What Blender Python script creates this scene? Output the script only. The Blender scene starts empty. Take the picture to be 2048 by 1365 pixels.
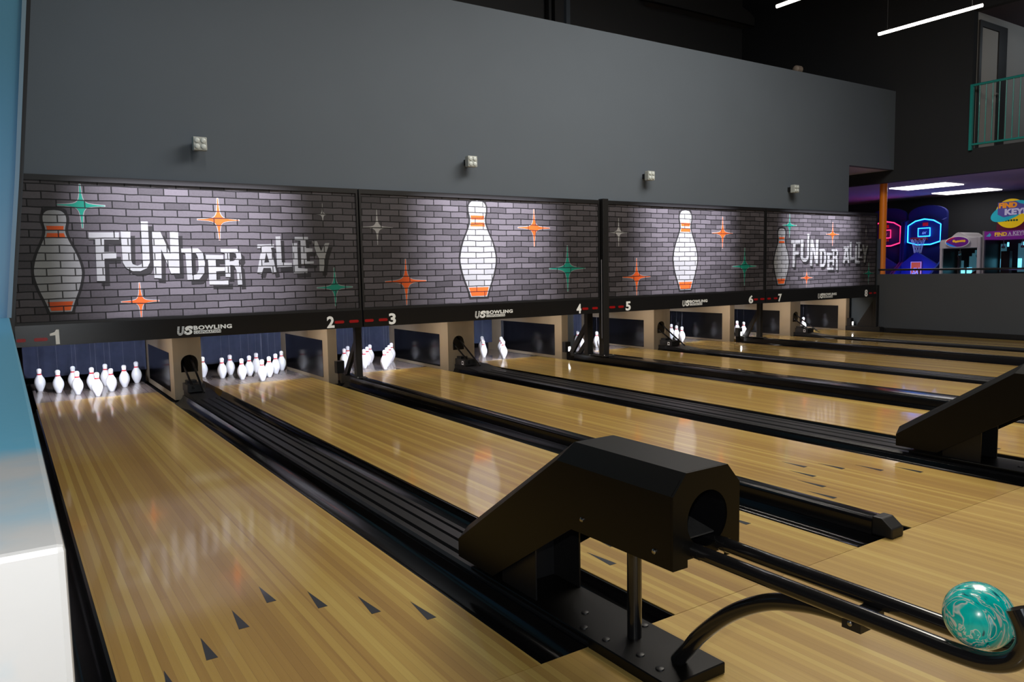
import bpy, bmesh, math, random
from mathutils import Vector, Matrix
random.seed(7)
SC = bpy.context.scene
COL = SC.collection
PI = math.pi

# ------------------------------------------------------------------ camera, world, exposure
CAM_LOC = Vector((-0.7309, -8.5184, 1.1619))
YAW, PITCH, ROLL, FPX = 0.5864, -0.0915, -0.0183, 1530.96
cam_d = bpy.data.cameras.new('camera')
cam_d.sensor_width = 36.0
cam_d.lens = FPX / 2048 * 36.0
cam_d.clip_start = 0.05
cam_d.clip_end = 100
cam = bpy.data.objects.new('camera', cam_d)
COL.objects.link(cam)
fwd = Vector((math.sin(YAW) * math.cos(PITCH), math.cos(YAW) * math.cos(PITCH), math.sin(PITCH)))
rgt = Vector((math.cos(YAW), -math.sin(YAW), 0))
upv = rgt.cross(fwd)
r2 = math.cos(ROLL) * rgt + math.sin(ROLL) * upv
u2 = -math.sin(ROLL) * rgt + math.cos(ROLL) * upv
M = Matrix((r2, u2, -fwd)).transposed().to_4x4()
M.translation = CAM_LOC
cam.matrix_world = M
SC.camera = cam
SC.view_settings.view_transform = 'Standard'
SC.view_settings.look = 'None'
SC.view_settings.gamma = 1
SC.view_settings.use_curve_mapping = False
SC.view_settings.exposure = 0.06
SC.cycles.use_denoising = True
SC.cycles.max_bounces = 8
SC.cycles.sample_clamp_indirect = 6
W = bpy.data.worlds.new('world')
SC.world = W
W.use_nodes = True
W.node_tree.nodes['Background'].inputs[0].default_value = (0.55, 0.62, 0.75, 1)
W.node_tree.nodes['Background'].inputs[1].default_value = 0.012


def lamp(name, kind, loc, energy, color=(1, 1, 1), aim=None, **kw):
    d = bpy.data.lights.new(name, kind)
    d.energy = energy
    d.color = color
    for k, v in kw.items():
        setattr(d, k, v)
    o = bpy.data.objects.new(name, d)
    COL.objects.link(o)
    o.location = loc
    if aim is not None:
        o.rotation_euler = (Vector(aim) - Vector(loc)).to_track_quat('-Z', 'Y').to_euler()
    return o


# the flash on the camera, the hall lights overhead, daylight from the entrance side behind the camera
lamp('flash', 'POINT', CAM_LOC + Vector((0.0, 0.03, 0.13)), 44, (1.0, 0.965, 0.92), shadow_soft_size=0.02)
lamp('hall_light', 'AREA', (5.6, -5.4, 5.8), 400, (1.0, 0.93, 0.82), (5.2, -4.8, 0), shape='RECTANGLE', size=5.0, size_y=2.5)
for px, py in ((0.72, -3.3), (2.79, -3.3), (4.86, -3.3), (0.72, -6.9), (2.79, -6.9), (4.86, -6.9), (6.93, -6.9)):
    lamp('overhead_tube', 'AREA', (px, py, 4.14), 14, (1.0, 0.93, 0.82), (px, py, 0), shape='RECTANGLE', size=0.05, size_y=1.27)
lamp('entrance_daylight', 'AREA', (-1.2, -14.5, 1.4), 95, (0.86, 0.93, 1.0), (1.0, -1.17, 1.6), shape='RECTANGLE', size=4.2, size_y=2.6)
lamp('side_daylight', 'SPOT', (-1.75, -6.2, 2.3), 60, (0.25, 0.6, 1.0), (-1.0, -3.13, 1.0), spot_size=math.radians(60), spot_blend=1.0, shadow_soft_size=0.2)  # added blue fill tinting the left wall, no real source there

# ------------------------------------------------------------------ materials
MATS = {}


def new_mat(name):
    m = bpy.data.materials.new(name)
    m.use_nodes = True
    return m, m.node_tree, m.node_tree.nodes['Principled BSDF']


def mat(name, color, rough=0.5, metal=0.0, coat=0.0, coat_rough=0.05, emit=None, estr=0.0, spec=0.5, vary=0.0, vscale=20.0, bump=0.0):
    if name in MATS:
        return MATS[name]
    m, nt, b = new_mat(name)
    b.inputs['Base Color'].default_value = (*color, 1)
    b.inputs['Roughness'].default_value = rough
    b.inputs['Metallic'].default_value = metal
    b.inputs['Coat Weight'].default_value = coat
    b.inputs['Coat Roughness'].default_value = coat_rough
    b.inputs['Specular IOR Level'].default_value = spec
    if emit:
        b.inputs['Emission Color'].default_value = (*emit, 1)
        b.inputs['Emission Strength'].default_value = estr
    if vary > 0 or bump > 0:
        g = nt.nodes.new('ShaderNodeNewGeometry')
        n = nt.nodes.new('ShaderNodeTexNoise')
        n.inputs['Scale'].default_value = vscale
        n.inputs['Detail'].default_value = 4
        nt.links.new(g.outputs['Position'], n.inputs['Vector'])
        if vary > 0:
            r = nt.nodes.new('ShaderNodeMapRange')
            r.inputs['To Min'].default_value = 1 - vary
            r.inputs['To Max'].default_value = 1 + vary
            nt.links.new(n.outputs['Fac'], r.inputs['Value'])
            h = nt.nodes.new('ShaderNodeMixRGB')
            h.blend_type = 'MULTIPLY'
            h.inputs['Fac'].default_value = 1
            h.inputs['Color1'].default_value = (*color, 1)
            nt.links.new(r.outputs['Result'], h.inputs['Color2'])
            nt.links.new(h.outputs['Color'], b.inputs['Base Color'])
        if bump > 0:
            bp = nt.nodes.new('ShaderNodeBump')
            bp.inputs['Strength'].default_value = bump
            bp.inputs['Distance'].default_value = 0.002
            nt.links.new(n.outputs['Fac'], bp.inputs['Height'])
            nt.links.new(bp.outputs['Normal'], b.inputs['Normal'])
    MATS[name] = m
    return m


def math_node(nt, op, a, b=None):
    n = nt.nodes.new('ShaderNodeMath')
    n.operation = op
    for i, v in enumerate((a, b)):
        if v is None:
            continue
        if isinstance(v, (int, float)):
            n.inputs[i].default_value = v
        else:
            nt.links.new(v, n.inputs[i])
    return n.outputs[0]


def wood_mat(name, stops, board=0.0272, length=4.5, gloss=0.12, coat=1.0, coat_rough=0.085, seam=0.25, ior=1.31):
    """narrow boards running along y: each its own tone, with fine grain"""
    m, nt, b = new_mat(name)
    L = nt.links
    g = nt.nodes.new('ShaderNodeNewGeometry')
    s = nt.nodes.new('ShaderNodeSeparateXYZ')
    L.new(g.outputs['Position'], s.inputs[0])
    bx = math_node(nt, 'DIVIDE', s.outputs['X'], board)
    bi = math_node(nt, 'FLOOR', bx)
    w1 = nt.nodes.new('ShaderNodeTexWhiteNoise')
    w1.noise_dimensions = '1D'
    L.new(bi, w1.inputs['W'])
    off = math_node(nt, 'MULTIPLY', w1.outputs['Value'], 9.0)
    yy = math_node(nt, 'FLOOR', math_node(nt, 'ADD', math_node(nt, 'DIVIDE', s.outputs['Y'], length), off))
    cv = nt.nodes.new('ShaderNodeCombineXYZ')
    L.new(bi, cv.inputs[0])
    L.new(yy, cv.inputs[1])
    w2 = nt.nodes.new('ShaderNodeTexWhiteNoise')
    w2.noise_dimensions = '2D'
    L.new(cv.outputs[0], w2.inputs['Vector'])
    # wide slow tone + per-board tone + fine grain
    gv = nt.nodes.new('ShaderNodeCombineXYZ')
    L.new(math_node(nt, 'MULTIPLY', s.outputs['X'], 160.0), gv.inputs[0])
    L.new(math_node(nt, 'MULTIPLY', s.outputs['Y'], 3.0), gv.inputs[1])
    L.new(math_node(nt, 'MULTIPLY', w2.outputs['Value'], 30.0), gv.inputs[2])
    n = nt.nodes.new('ShaderNodeTexNoise')
    n.inputs['Scale'].default_value = 1.0
    n.inputs['Detail'].default_value = 3
    L.new(gv.outputs[0], n.inputs['Vector'])
    w3 = nt.nodes.new('ShaderNodeTexWhiteNoise')
    w3.noise_dimensions = '1D'
    L.new(math_node(nt, 'FLOOR', math_node(nt, 'ADD', math_node(nt, 'DIVIDE', s.outputs['X'], board * 2.6), 0.37)), w3.inputs['W'])
    t = math_node(nt, 'ADD', math_node(nt, 'MULTIPLY', w1.outputs['Value'], 0.42), math_node(nt, 'MULTIPLY', w2.outputs['Value'], 0.14))
    t = math_node(nt, 'ADD', t, math_node(nt, 'MULTIPLY', w3.outputs['Value'], 0.30))
    t = math_node(nt, 'ADD', t, math_node(nt, 'MULTIPLY', n.outputs['Fac'], 0.20))
    ramp = nt.nodes.new('ShaderNodeValToRGB')
    els = ramp.color_ramp.elements
    els[0].position, els[0].color = stops[0][0], (*stops[0][1], 1)
    els[1].position, els[1].color = stops[-1][0], (*stops[-1][1], 1)
    for p, c in stops[1:-1]:
        e = els.new(p)
        e.color = (*c, 1)
    L.new(t, ramp.inputs[0])
    fr = math_node(nt, 'FRACT', bx)
    edge = math_node(nt, 'LESS_THAN', fr, 0.045)
    k = math_node(nt, 'SUBTRACT', 1.0, math_node(nt, 'MULTIPLY', edge, seam))
    mx = nt.nodes.new('ShaderNodeMixRGB')
    mx.blend_type = 'MULTIPLY'
    mx.inputs['Fac'].default_value = 1
    L.new(ramp.outputs[0], mx.inputs['Color1'])
    L.new(k, mx.inputs['Color2'])
    L.new(mx.outputs[0], b.inputs['Base Color'])
    b.inputs['Roughness'].default_value = 0.45
    b.inputs['Specular IOR Level'].default_value = 0.3
    b.inputs['Coat Weight'].default_value = coat
    b.inputs['Coat Roughness'].default_value = coat_rough
    b.inputs['Coat IOR'].default_value = ior
    MATS[name] = m
    return m


LANE_STOPS = [(0.15, (0.300, 0.170, 0.045)), (0.42, (0.375, 0.228, 0.057)), (0.62, (0.440, 0.290, 0.072)), (0.92, (0.540, 0.395, 0.108))]
M_LANE = wood_mat('lane_maple', LANE_STOPS)
M_APP = wood_mat('approach_maple', [(0.15, (0.330, 0.200, 0.060)), (0.42, (0.405, 0.260, 0.076)), (0.62, (0.460, 0.310, 0.090)), (0.92, (0.530, 0.390, 0.120))], coat=0.6, coat_rough=0.12)
M_DECK = wood_mat('pin_deck_laminate', [(0.1, (0.25, 0.195, 0.165)), (0.9, (0.31, 0.245, 0.205))], board=0.05, coat=1.0, coat_rough=0.04, ior=1.7)


def brick_nodes(nt):
    g = nt.nodes.new('ShaderNodeNewGeometry')
    s = nt.nodes.new('ShaderNodeSeparateXYZ')
    nt.links.new(g.outputs['Position'], s.inputs[0])
    c = nt.nodes.new('ShaderNodeCombineXYZ')
    wob = nt.nodes.new('ShaderNodeTexNoise')
    wob.inputs['Scale'].default_value = 5.0
    nt.links.new(g.outputs['Position'], wob.inputs['Vector'])
    dz = math_node(nt, 'MULTIPLY', math_node(nt, 'SUBTRACT', wob.outputs['Fac'], 0.5), 0.016)
    nt.links.new(s.outputs['X'], c.inputs[0])
    nt.links.new(math_node(nt, 'ADD', s.outputs['Z'], dz), c.inputs[1])
    b = nt.nodes.new('ShaderNodeTexBrick')
    b.offset = 0.5
    b.squash = 1.0
    b.squash_frequency = 2
    b.inputs['Scale'].default_value = 1.0
    b.inputs['Brick Width'].default_value = 0.205
    b.inputs['Row Height'].default_value = 0.0625
    b.inputs['Mortar Size'].default_value = 0.0056
    b.inputs['Mortar Smooth'].default_value = 0.25
    b.inputs['Bias'].default_value = 0.0
    b.inputs['Color1'].default_value = (0, 0, 0, 1)
    b.inputs['Color2'].default_value = (1, 1, 1, 1)
    b.inputs['Mortar'].default_value = (0, 0, 0, 1)
    nt.links.new(c.outputs[0], b.inputs['Vector'])
    n = nt.nodes.new('ShaderNodeTexNoise')
    n.inputs['Scale'].default_value = 60.0
    n.inputs['Detail'].default_value = 5
    nt.links.new(g.outputs['Position'], n.inputs['Vector'])
    return b.outputs['Color'], b.outputs['Fac'], n.outputs['Fac']


def brick_mat(name, dark, light, mortar, rough=0.5):
    """printed brick: dark, light = range of brick tones; for paint give both alike"""
    m, nt, b = new_mat(name)
    rnd, fac, grain = brick_nodes(nt)
    sep = nt.nodes.new('ShaderNodeSeparateColor')
    nt.links.new(rnd, sep.inputs[0])
    t = math_node(nt, 'ADD', math_node(nt, 'MULTIPLY', sep.outputs[0], 0.75), math_node(nt, 'MULTIPLY', grain, 0.35))
    mx = nt.nodes.new('ShaderNodeMixRGB')
    mx.inputs['Color1'].default_value = (*dark, 1)
    mx.inputs['Color2'].default_value = (*light, 1)
    nt.links.new(t, mx.inputs['Fac'])
    m2 = nt.nodes.new('ShaderNodeMixRGB')
    m2.inputs['Color2'].default_value = (*mortar, 1)
    nt.links.new(fac, m2.inputs['Fac'])
    nt.links.new(mx.outputs[0], m2.inputs['Color1'])
    nt.links.new(m2.outputs[0], b.inputs['Base Color'])
    b.inputs['Roughness'].default_value = rough
    b.inputs['Specular IOR Level'].default_value = 0.25
    MATS[name] = m
    return m


M_BRICK = brick_mat('brick_print', (0.024, 0.022, 0.025), (0.080, 0.073, 0.083), (0.003, 0.003, 0.0035))
M_PWHITE = brick_mat('paint_white', (0.170, 0.175, 0.18), (0.225, 0.23, 0.235), (0.02, 0.02, 0.02))
M_PSHADE = brick_mat('paint_shade', (0.009, 0.009, 0.010), (0.016, 0.015, 0.016), (0.004, 0.004, 0.004))
M_PORANGE = brick_mat('paint_orange', (0.36, 0.048, 0.008), (0.44, 0.072, 0.012), (0.03, 0.01, 0.008))
M_PTEAL = brick_mat('paint_teal', (0.005, 0.135, 0.095), (0.010, 0.19, 0.135), (0.004, 0.02, 0.02))
M_PGREY = brick_mat('paint_grey', (0.24, 0.24, 0.245), (0.33, 0.33, 0.335), (0.02, 0.02, 0.02))

M_BLACK = mat('black_powder_coat', (0.010, 0.010, 0.011), 0.42, spec=0.45, vary=0.15, vscale=40)
M_HOOD = mat('hood_black_sheet', (0.0036, 0.0033, 0.0030), 0.40, spec=0.28, vary=0.25, vscale=9)
M_GLOSSBLACK = mat('black_gloss_plastic', (0.006, 0.006, 0.007), 0.16, spec=0.5)
M_GUTTER = mat('gutter_black_plastic', (0.004, 0.004, 0.0045), 0.13, spec=0.3)
M_TUBE = mat('black_steel_tube', (0.008, 0.008, 0.009), 0.18, spec=0.6, coat=0.5)
M_STEEL = mat('bright_steel', (0.45, 0.45, 0.45), 0.25, metal=1.0)
M_WALL = mat('grey_wall_paint', (0.108, 0.130, 0.160), 0.75, spec=0.2, vary=0.04, vscale=2.0)
M_WALLR = mat('charcoal_wall_paint', (0.028, 0.030, 0.035), 0.85, spec=0.15, vary=0.05, vscale=2.0)
M_WALLD = mat('dark_grey_wall_paint', (0.055, 0.056, 0.060), 0.8, spec=0.2, vary=0.05, vscale=2.0)
M_CEIL = mat('black_ceiling_paint', (0.006, 0.006, 0.007), 0.9, spec=0.1)
M_WHITEWALL = mat('blue_wall_paint', (0.10, 0.30, 0.46), 0.34, spec=0.5, bump=0.25, vscale=35)
def blue_burnout_paint(name):
    """side wall painted sky blue, going over into white cloud at the near end"""
    m, nt, b = new_mat(name)
    g = nt.nodes.new('ShaderNodeNewGeometry')
    s = nt.nodes.new('ShaderNodeSeparateXYZ')
    nt.links.new(g.outputs['Position'], s.inputs[0])
    n = nt.nodes.new('ShaderNodeTexNoise')
    n.inputs['Scale'].default_value = 3.5
    n.inputs['Detail'].default_value = 6
    nt.links.new(g.outputs['Position'], n.inputs['Vector'])
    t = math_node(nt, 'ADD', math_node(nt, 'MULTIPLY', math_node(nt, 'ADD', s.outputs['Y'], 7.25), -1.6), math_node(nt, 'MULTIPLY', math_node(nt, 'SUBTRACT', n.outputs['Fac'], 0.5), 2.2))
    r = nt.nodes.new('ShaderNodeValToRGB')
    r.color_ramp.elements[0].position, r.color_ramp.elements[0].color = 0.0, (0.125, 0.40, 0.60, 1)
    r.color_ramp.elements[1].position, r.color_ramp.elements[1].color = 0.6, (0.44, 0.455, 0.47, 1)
    nt.links.new(t, r.inputs[0])
    nt.links.new(r.outputs[0], b.inputs['Base Color'])
    b.inputs['Roughness'].default_value = 0.34
    bp = nt.nodes.new('ShaderNodeBump')
    bp.inputs['Strength'].default_value = 0.2
    bp.inputs['Distance'].default_value = 0.002
    n2 = nt.nodes.new('ShaderNodeTexNoise')
    n2.inputs['Scale'].default_value = 40
    nt.links.new(g.outputs['Position'], n2.inputs['Vector'])
    nt.links.new(n2.outputs['Fac'], bp.inputs['Height'])
    nt.links.new(bp.outputs['Normal'], b.inputs['Normal'])
    MATS[name] = m
    return m


M_BLUE_BURNOUT = blue_burnout_paint('sky_blue_wall_paint')
M_LTWALL = mat('pale_wall_paint', (0.40, 0.39, 0.38), 0.7)
M_PLY = wood_mat('kickback_plywood', [(0.1, (0.30, 0.235, 0.155)), (0.9, (0.38, 0.305, 0.21))], board=0.11, length=3.0, coat=0.15, coat_rough=0.3, seam=0.0)
M_CURTAIN = mat('navy_curtain', (0.030, 0.036, 0.062), 0.85, spec=0.15, vary=0.3, vscale=8)
M_SLATE = mat('slate_panel', (0.060, 0.078, 0.095), 0.6)
M_PIN = mat('pin_white_plastic', (0.80, 0.80, 0.80), 0.22, coat=0.4)
M_RED = mat('pin_red_band', (0.55, 0.008, 0.014), 0.3)
M_CORD = mat('grey_cord', (0.14, 0.14, 0.16), 0.7)
M_MARKRED = mat('dark_red_marker', (0.30, 0.004, 0.006), 0.35)
M_SIGNWHITE = mat('sign_white', (0.88, 0.90, 0.90), 0.45)
M_STRIP = mat('satin_black_strip', (0.009, 0.009, 0.010), 0.20, spec=0.5)
M_ARROW = mat('arrow_inlay', (0.020, 0.023, 0.030), 0.35, coat=0.8)
M_ORANGE = mat('orange_paint', (0.88, 0.24, 0.015), 0.35)
M_TEAL = mat('teal_rail_paint', (0.015, 0.25, 0.24), 0.3, coat=0.4)
M_LED = mat('led_tube', (1, 1, 1), 0.4, emit=(1.0, 0.93, 0.82), estr=9)
M_PANELLIGHT = mat('light_panel', (1, 1, 1), 0.4, emit=(1.0, 0.95, 0.88), estr=5)
M_LENS = mat('floodlight_lens', (0.62, 0.68, 0.68), 0.3)
M_LAMPGREY = mat('floodlight_housing', (0.40, 0.43, 0.42), 0.45)
M_PINLAMP = mat('pin_lamp_face', (1, 1, 1), 0.4, emit=(1, 0.98, 0.95), estr=7)
M_ARCCEIL = mat('arcade_ceiling_paint', (0.48, 0.46, 0.50), 0.8, spec=0.2)

# ------------------------------------------------------------------ mesh helpers (all points in world coordinates)


def root_loc(o):
    while o.parent:
        o = o.parent
    return o.location.copy()


def obj(name, bm, m, parent=None, smooth=False, origin=None, angle=40):
    bmesh.ops.remove_doubles(bm, verts=bm.verts, dist=1e-6)
    bmesh.ops.recalc_face_normals(bm, faces=bm.faces)
    me = bpy.data.meshes.new(name)
    o = bpy.data.objects.new(name, me)
    off = root_loc(parent) if parent else Vector(origin if origin is not None else (0, 0, 0))
    bmesh.ops.translate(bm, verts=bm.verts, vec=-off)
    bm.to_mesh(me)
    bm.free()
    if smooth:
        for p in me.polygons:
            p.use_smooth = True
        try:
            me.set_sharp_from_angle(angle=math.radians(angle))
        except Exception:
            pass
    me.materials.append(m)
    COL.objects.link(o)
    if parent:
        o.parent = parent
    else:
        o.location = off
    return o


def thing(name, label, cat, loc=(0, 0, 0), group=None):
    o = bpy.data.objects.new(name, None)
    o.empty_display_size = 0.1
    COL.objects.link(o)
    o.location = loc
    o['label'] = label
    o['category'] = cat
    if group:
        o['group'] = group
    return o


def tag(o, label, cat, group=None):
    o['label'] = label
    o['category'] = cat
    if group:
        o['group'] = group
    return o


def struct(name, bm, m, smooth=False):
    o = obj(name, bm, m, smooth=smooth)
    o['kind'] = 'structure'
    return o


def B():
    return bmesh.new()


def box(bm, x0, x1, y0, y1, z0, z1):
    v = [bm.verts.new((x, y, z)) for x in (x0, x1) for y in (y0, y1) for z in (z0, z1)]
    for f in ((0, 1, 3, 2), (4, 6, 7, 5), (0, 4, 5, 1), (2, 3, 7, 6), (0, 2, 6, 4), (1, 5, 7, 3)):
        bm.faces.new([v[i] for i in f])
    return bm


def bevel(bm, w, seg=2):
    bmesh.ops.remove_doubles(bm, verts=bm.verts, dist=1e-6)
    bmesh.ops.recalc_face_normals(bm, faces=bm.faces)
    es = [e for e in bm.edges if len(e.link_faces) == 2 and e.calc_face_angle(0) > 0.5]
    bmesh.ops.bevel(bm, geom=es, offset=w, segments=seg, affect='EDGES', profile=0.6)
    return bm


def P3(axis, a, p):
    return (a, p[0], p[1]) if axis == 'x' else (p[0], a, p[1]) if axis == 'y' else (p[0], p[1], a)


def prism(bm, pts, axis, a0, a1):
    A = [bm.verts.new(P3(axis, a0, p)) for p in pts]
    C = [bm.verts.new(P3(axis, a1, p)) for p in pts]
    bm.faces.new(A)
    bm.faces.new(C[::-1])
    n = len(pts)
    for i in range(n):
        bm.faces.new((A[i], C[i], C[(i + 1) % n], A[(i + 1) % n]))
    return bm


def sheet(bm, pts, axis, a0, a1):
    """open strip: a polyline swept along an axis"""
    A = [bm.verts.new(P3(axis, a0, p)) for p in pts]
    C = [bm.verts.new(P3(axis, a1, p)) for p in pts]
    for i in range(len(pts) - 1):
        bm.faces.new((A[i], A[i + 1], C[i + 1], C[i]))
    return bm


def flatfill(bm, loops, axis, a0, a1):
    """polygon with holes, given thickness from a0 to a1 along axis"""
    cu = bpy.data.curves.new('fill', 'CURVE')
    cu.dimensions = '2D'
    cu.fill_mode = 'BOTH'
    cu.extrude = 0.5
    for lp in loops:
        s = cu.splines.new('POLY')
        s.points.add(len(lp) - 1)
        for q, p in zip(s.points, lp):
            q.co = (p[0], p[1], 0, 1)
        s.use_cyclic_u = True
    curve_into(bm, cu, lambda v: P3(axis, a0 if v.z < 0 else a1, (v.x, v.y)))
    return bm


def curve_into(bm, cu, fn):
    o = bpy.data.objects.new('tmp', cu)
    COL.objects.link(o)
    dg = bpy.context.evaluated_depsgraph_get()
    dg.update()
    me = bpy.data.meshes.new_from_object(o.evaluated_get(dg))
    vs = [bm.verts.new(fn(v.co)) for v in me.vertices]
    for p in me.polygons:
        try:
            bm.faces.new([vs[i] for i in p.vertices])
        except ValueError:
            pass
    bpy.data.objects.remove(o)
    bpy.data.curves.remove(cu)
    bpy.data.meshes.remove(me)


def text(bm, s, face, a, depth, u0, u1, v0, v1, bold=0.0, shear=0.0, spacing=1.0):
    """lettering fitted to u0..u1 x v0..v1; face '-y' (u = x) or '-x' (u runs toward -y); stands proud of plane a by depth"""
    cu = bpy.data.curves.new('text', 'FONT')
    cu.body = s
    cu.size = 1.0
    cu.offset = bold
    cu.extrude = 0.5
    cu.shear = shear
    cu.space_character = spacing
    cu.resolution_u = 3
    t = bmesh.new()
    curve_into(t, cu, lambda v: v)
    xs = [v.co.x for v in t.verts]
    ys = [v.co.y for v in t.verts]
    x0, x1, y0, y1 = min(xs), max(xs), min(ys), max(ys)
    m = {}
    for v in t.verts:
        u = u0 + (u1 - u0) * (v.co.x - x0) / (x1 - x0)
        w = v0 + (v1 - v0) * (v.co.y - y0) / (y1 - y0)
        d = a - (depth if v.co.z > 0 else 0)
        m[v] = bm.verts.new((u, d, w) if face == '-y' else (d, u, w))
    for f in t.faces:
        try:
            bm.faces.new([m[v] for v in f.verts])
        except ValueError:
            pass
    t.free()
    return bm


def tube(bm, pts, r, n=12, caps=True, r_end=None):
    pts = [Vector(p) for p in pts]
    rings = []
    prev = None
    for i, p in enumerate(pts):
        d = (pts[min(i + 1, len(pts) - 1)] - pts[max(i - 1, 0)]).normalized()
        if prev is None:
            a = d.orthogonal().normalized()
        else:
            a = (prev - d * prev.dot(d)).normalized()
        prev = a
        b = d.cross(a)
        rr = r if r_end is None else r + (r_end - r) * i / (len(pts) - 1)
        rings.append([bm.verts.new(p + (a * math.cos(2 * PI * k / n) + b * math.sin(2 * PI * k / n)) * rr) for k in range(n)])
    for A, C in zip(rings, rings[1:]):
        for k in range(n):
            bm.faces.new((A[k], A[(k + 1) % n], C[(k + 1) % n], C[k]))
    if caps:
        bm.faces.new(rings[0][::-1])
        bm.faces.new(rings[-1])
    return bm


def lathe(bm, prof, c, n=24, axis='z'):
    rings = []
    for r, h in prof:
        ring = []
        for k in range(n):
            a = 2 * PI * k / n
            p = (r * math.cos(a), r * math.sin(a), h)
            if axis == 'y':
                p = (p[0], p[2], p[1])
            elif axis == 'x':
                p = (p[2], p[0], p[1])
            ring.append(bm.verts.new((c[0] + p[0], c[1] + p[1], c[2] + p[2])))
        rings.append(ring)
    for A, C in zip(rings, rings[1:]):
        for k in range(n):
            bm.faces.new((A[k], A[(k + 1) % n], C[(k + 1) % n], C[k]))
    bm.faces.new(rings[0][::-1])
    bm.faces.new(rings[-1])
    return bm


def smooth_path(pts, n=8):
    """Catmull-Rom through pts"""
    P = [Vector(p) for p in pts]
    P = [P[0] * 2 - P[1]] + P + [P[-1] * 2 - P[-2]]
    out = []
    for i in range(1, len(P) - 2):
        a, b, c, d = P[i - 1:i + 3]
        for k in range(n):
            t = k / n
            out.append(0.5 * ((2 * b) + (c - a) * t + (2 * a - 5 * b + 4 * c - d) * t * t + (3 * b - a - 3 * c + d) * t ** 3))
    out.append(P[-2])
    return out


def copy_tree(o, parent=None, loc=None):
    c = o.copy()
    COL.objects.link(c)
    c.parent = parent
    if loc is not None:
        c.location = loc
    for ch in list(o.children):
        copy_tree(ch, c)
    return c


def circle(cx, cy, r, n=32, a0=0.0, a1=2 * PI):
    return [(cx + r * math.cos(a0 + (a1 - a0) * k / n), cy + r * math.sin(a0 + (a1 - a0) * k / n)) for k in range(n)]

# ------------------------------------------------------------------ the setting
LX = [0.0, 1.6114, 3.0734, 4.7882, 6.4711, 8.1386, 9.5978, 11.209]      # lane centres
HW = 0.527                                                               # half a lane
FOUL = -6.75
LL = [x - HW for x in LX]
LR = [x + HW for x in LX]

struct('floor', box(B(), -4.0, 12.0, -15.0, FOUL, -0.3, 0.0), M_APP)
struct('floor', box(B(), -4.0, 12.0, FOUL, 2.0, -0.3, -0.1), M_CEIL)
struct('floor', box(B(), 12.12, 17.0, -9.0, 4.0, -0.3, -0.02), mat('arcade_carpet', (0.02, 0.02, 0.03), 0.95, vary=0.4, vscale=9))

bm = B()
box(bm, -1.7, 10.72, -1.15, -1.05, 1.97, 4.05)
box(bm, 10.72, 12.0, -1.15, -1.05, 2.75, 4.05)
struct('wall_back', bm, M_WALL)
bm = B()
box(bm, -3.0, 11.9, 2.0, 2.1, 2.0, 7.0)
struct('wall_back', bm, M_WALLD)
struct('trim_1', prism(B(), [(9.0, 6.03), (9.25, 5.87), (11.93, 5.87), (11.93, 6.02), (11.80, 6.10), (9.0, 6.9)], 'y', 1.72, 1.99), M_WALLD)
struct('ceiling', box(B(), -4.0, 16.6, -15.0, 2.2, 7.0, 7.1), M_CEIL)
struct('ceiling', box(B(), 10.5, 12.0, -1.05, 1.9, 2.75, 2.85), M_ARCCEIL)
# right-hand wall: above the arcade opening, with the balcony opening cut out
bm = B()
flatfill(bm, [[(2.2, 2.55), (2.2, 6.95), (-14.0, 6.95), (-14.0, 2.55)], [(-2.37, 2.93), (-2.37, 5.02), (-5.2, 5.02), (-5.2, 2.93)]], 'x', 12.0, 12.12)
struct('wall_right', bm, M_WALLR)
bm = B()
box(bm, 12.0, 12.14, -14.0, -0.9, -0.05, 0.985)
struct('wall_right', bm, mat('half_wall_paint', (0.066, 0.072, 0.082), 0.7, spec=0.2, vary=0.05, vscale=2))
struct('baseboard_right', box(B(), 11.93, 12.0, FOUL, -1.0, -0.05, 0.062), M_BLACK)
# balcony recess
bm = B()
box(bm, 12.12, 15.5, -2.37, -2.27, 2.93, 5.02)
struct('wall_balcony', bm, M_LTWALL)
struct('wall_balcony', box(B(), 15.5, 15.6, -5.3, -2.27, 2.93, 5.02), M_LTWALL)
struct('ceiling', box(B(), 12.12, 15.6, -5.3, -2.27, 5.02, 5.1), mat('balcony_ceiling_paint', (0.035, 0.022, 0.035), 0.8))
struct('floor', box(B(), 12.121, 15.6, -5.3, -2.27, 2.86, 2.935), M_LTWALL)
d = struct('door_1', box(B(), 12.22, 12.74, -2.385, -2.372, 2.94, 4.80), mat('balcony_door_paint', (0.44, 0.42, 0.40), 0.6))
obj('door_frame', flatfill(B(), [[(12.14, 2.93), (12.14, 4.90), (13.02, 4.90), (13.02, 2.93)], [(12.21, 2.94), (12.21, 4.81), (12.75, 4.81), (12.75, 2.94)]], 'y', -2.40, -2.371), mat('door_frame_dark', (0.022, 0.022, 0.026), 0.5), d)
bm = B()
tube(bm, [(12.70, -2.386, 3.83), (12.70, -2.43, 3.83), (12.62, -2.435, 3.83)], 0.014)
obj('door_handle', bm, M_STEEL, d)
# arcade beyond
struct('ceiling', box(B(), 12.12, 17.0, -9.0, 4.0, 2.60, 2.7), M_ARCCEIL)
struct('wall_arcade', box(B(), 16.5, 16.6, -9.0, 4.0, 0, 2.6), mat('arcade_wall_paint', (0.035, 0.037, 0.042), 0.8, spec=0.2))
struct('wall_arcade', box(B(), 12.0, 16.6, 3.9, 4.0, 0, 2.6), mat('arcade_wall_paint', (0.035, 0.037, 0.042), 0.8))
# pit behind the lanes
struct('wall_pit', box(B(), -1.7, 12.0, 1.62, 1.72, -0.1, 1.9), M_CEIL)
struct('wall_pit', box(B(), 12.0, 12.1, -0.895, 1.62, -0.1, 1.6), M_SLATE)
struct('wall_left', box(B(), -1.75, -0.62, -1.1, 1.7, -0.1, 1.97), M_CEIL)

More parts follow.
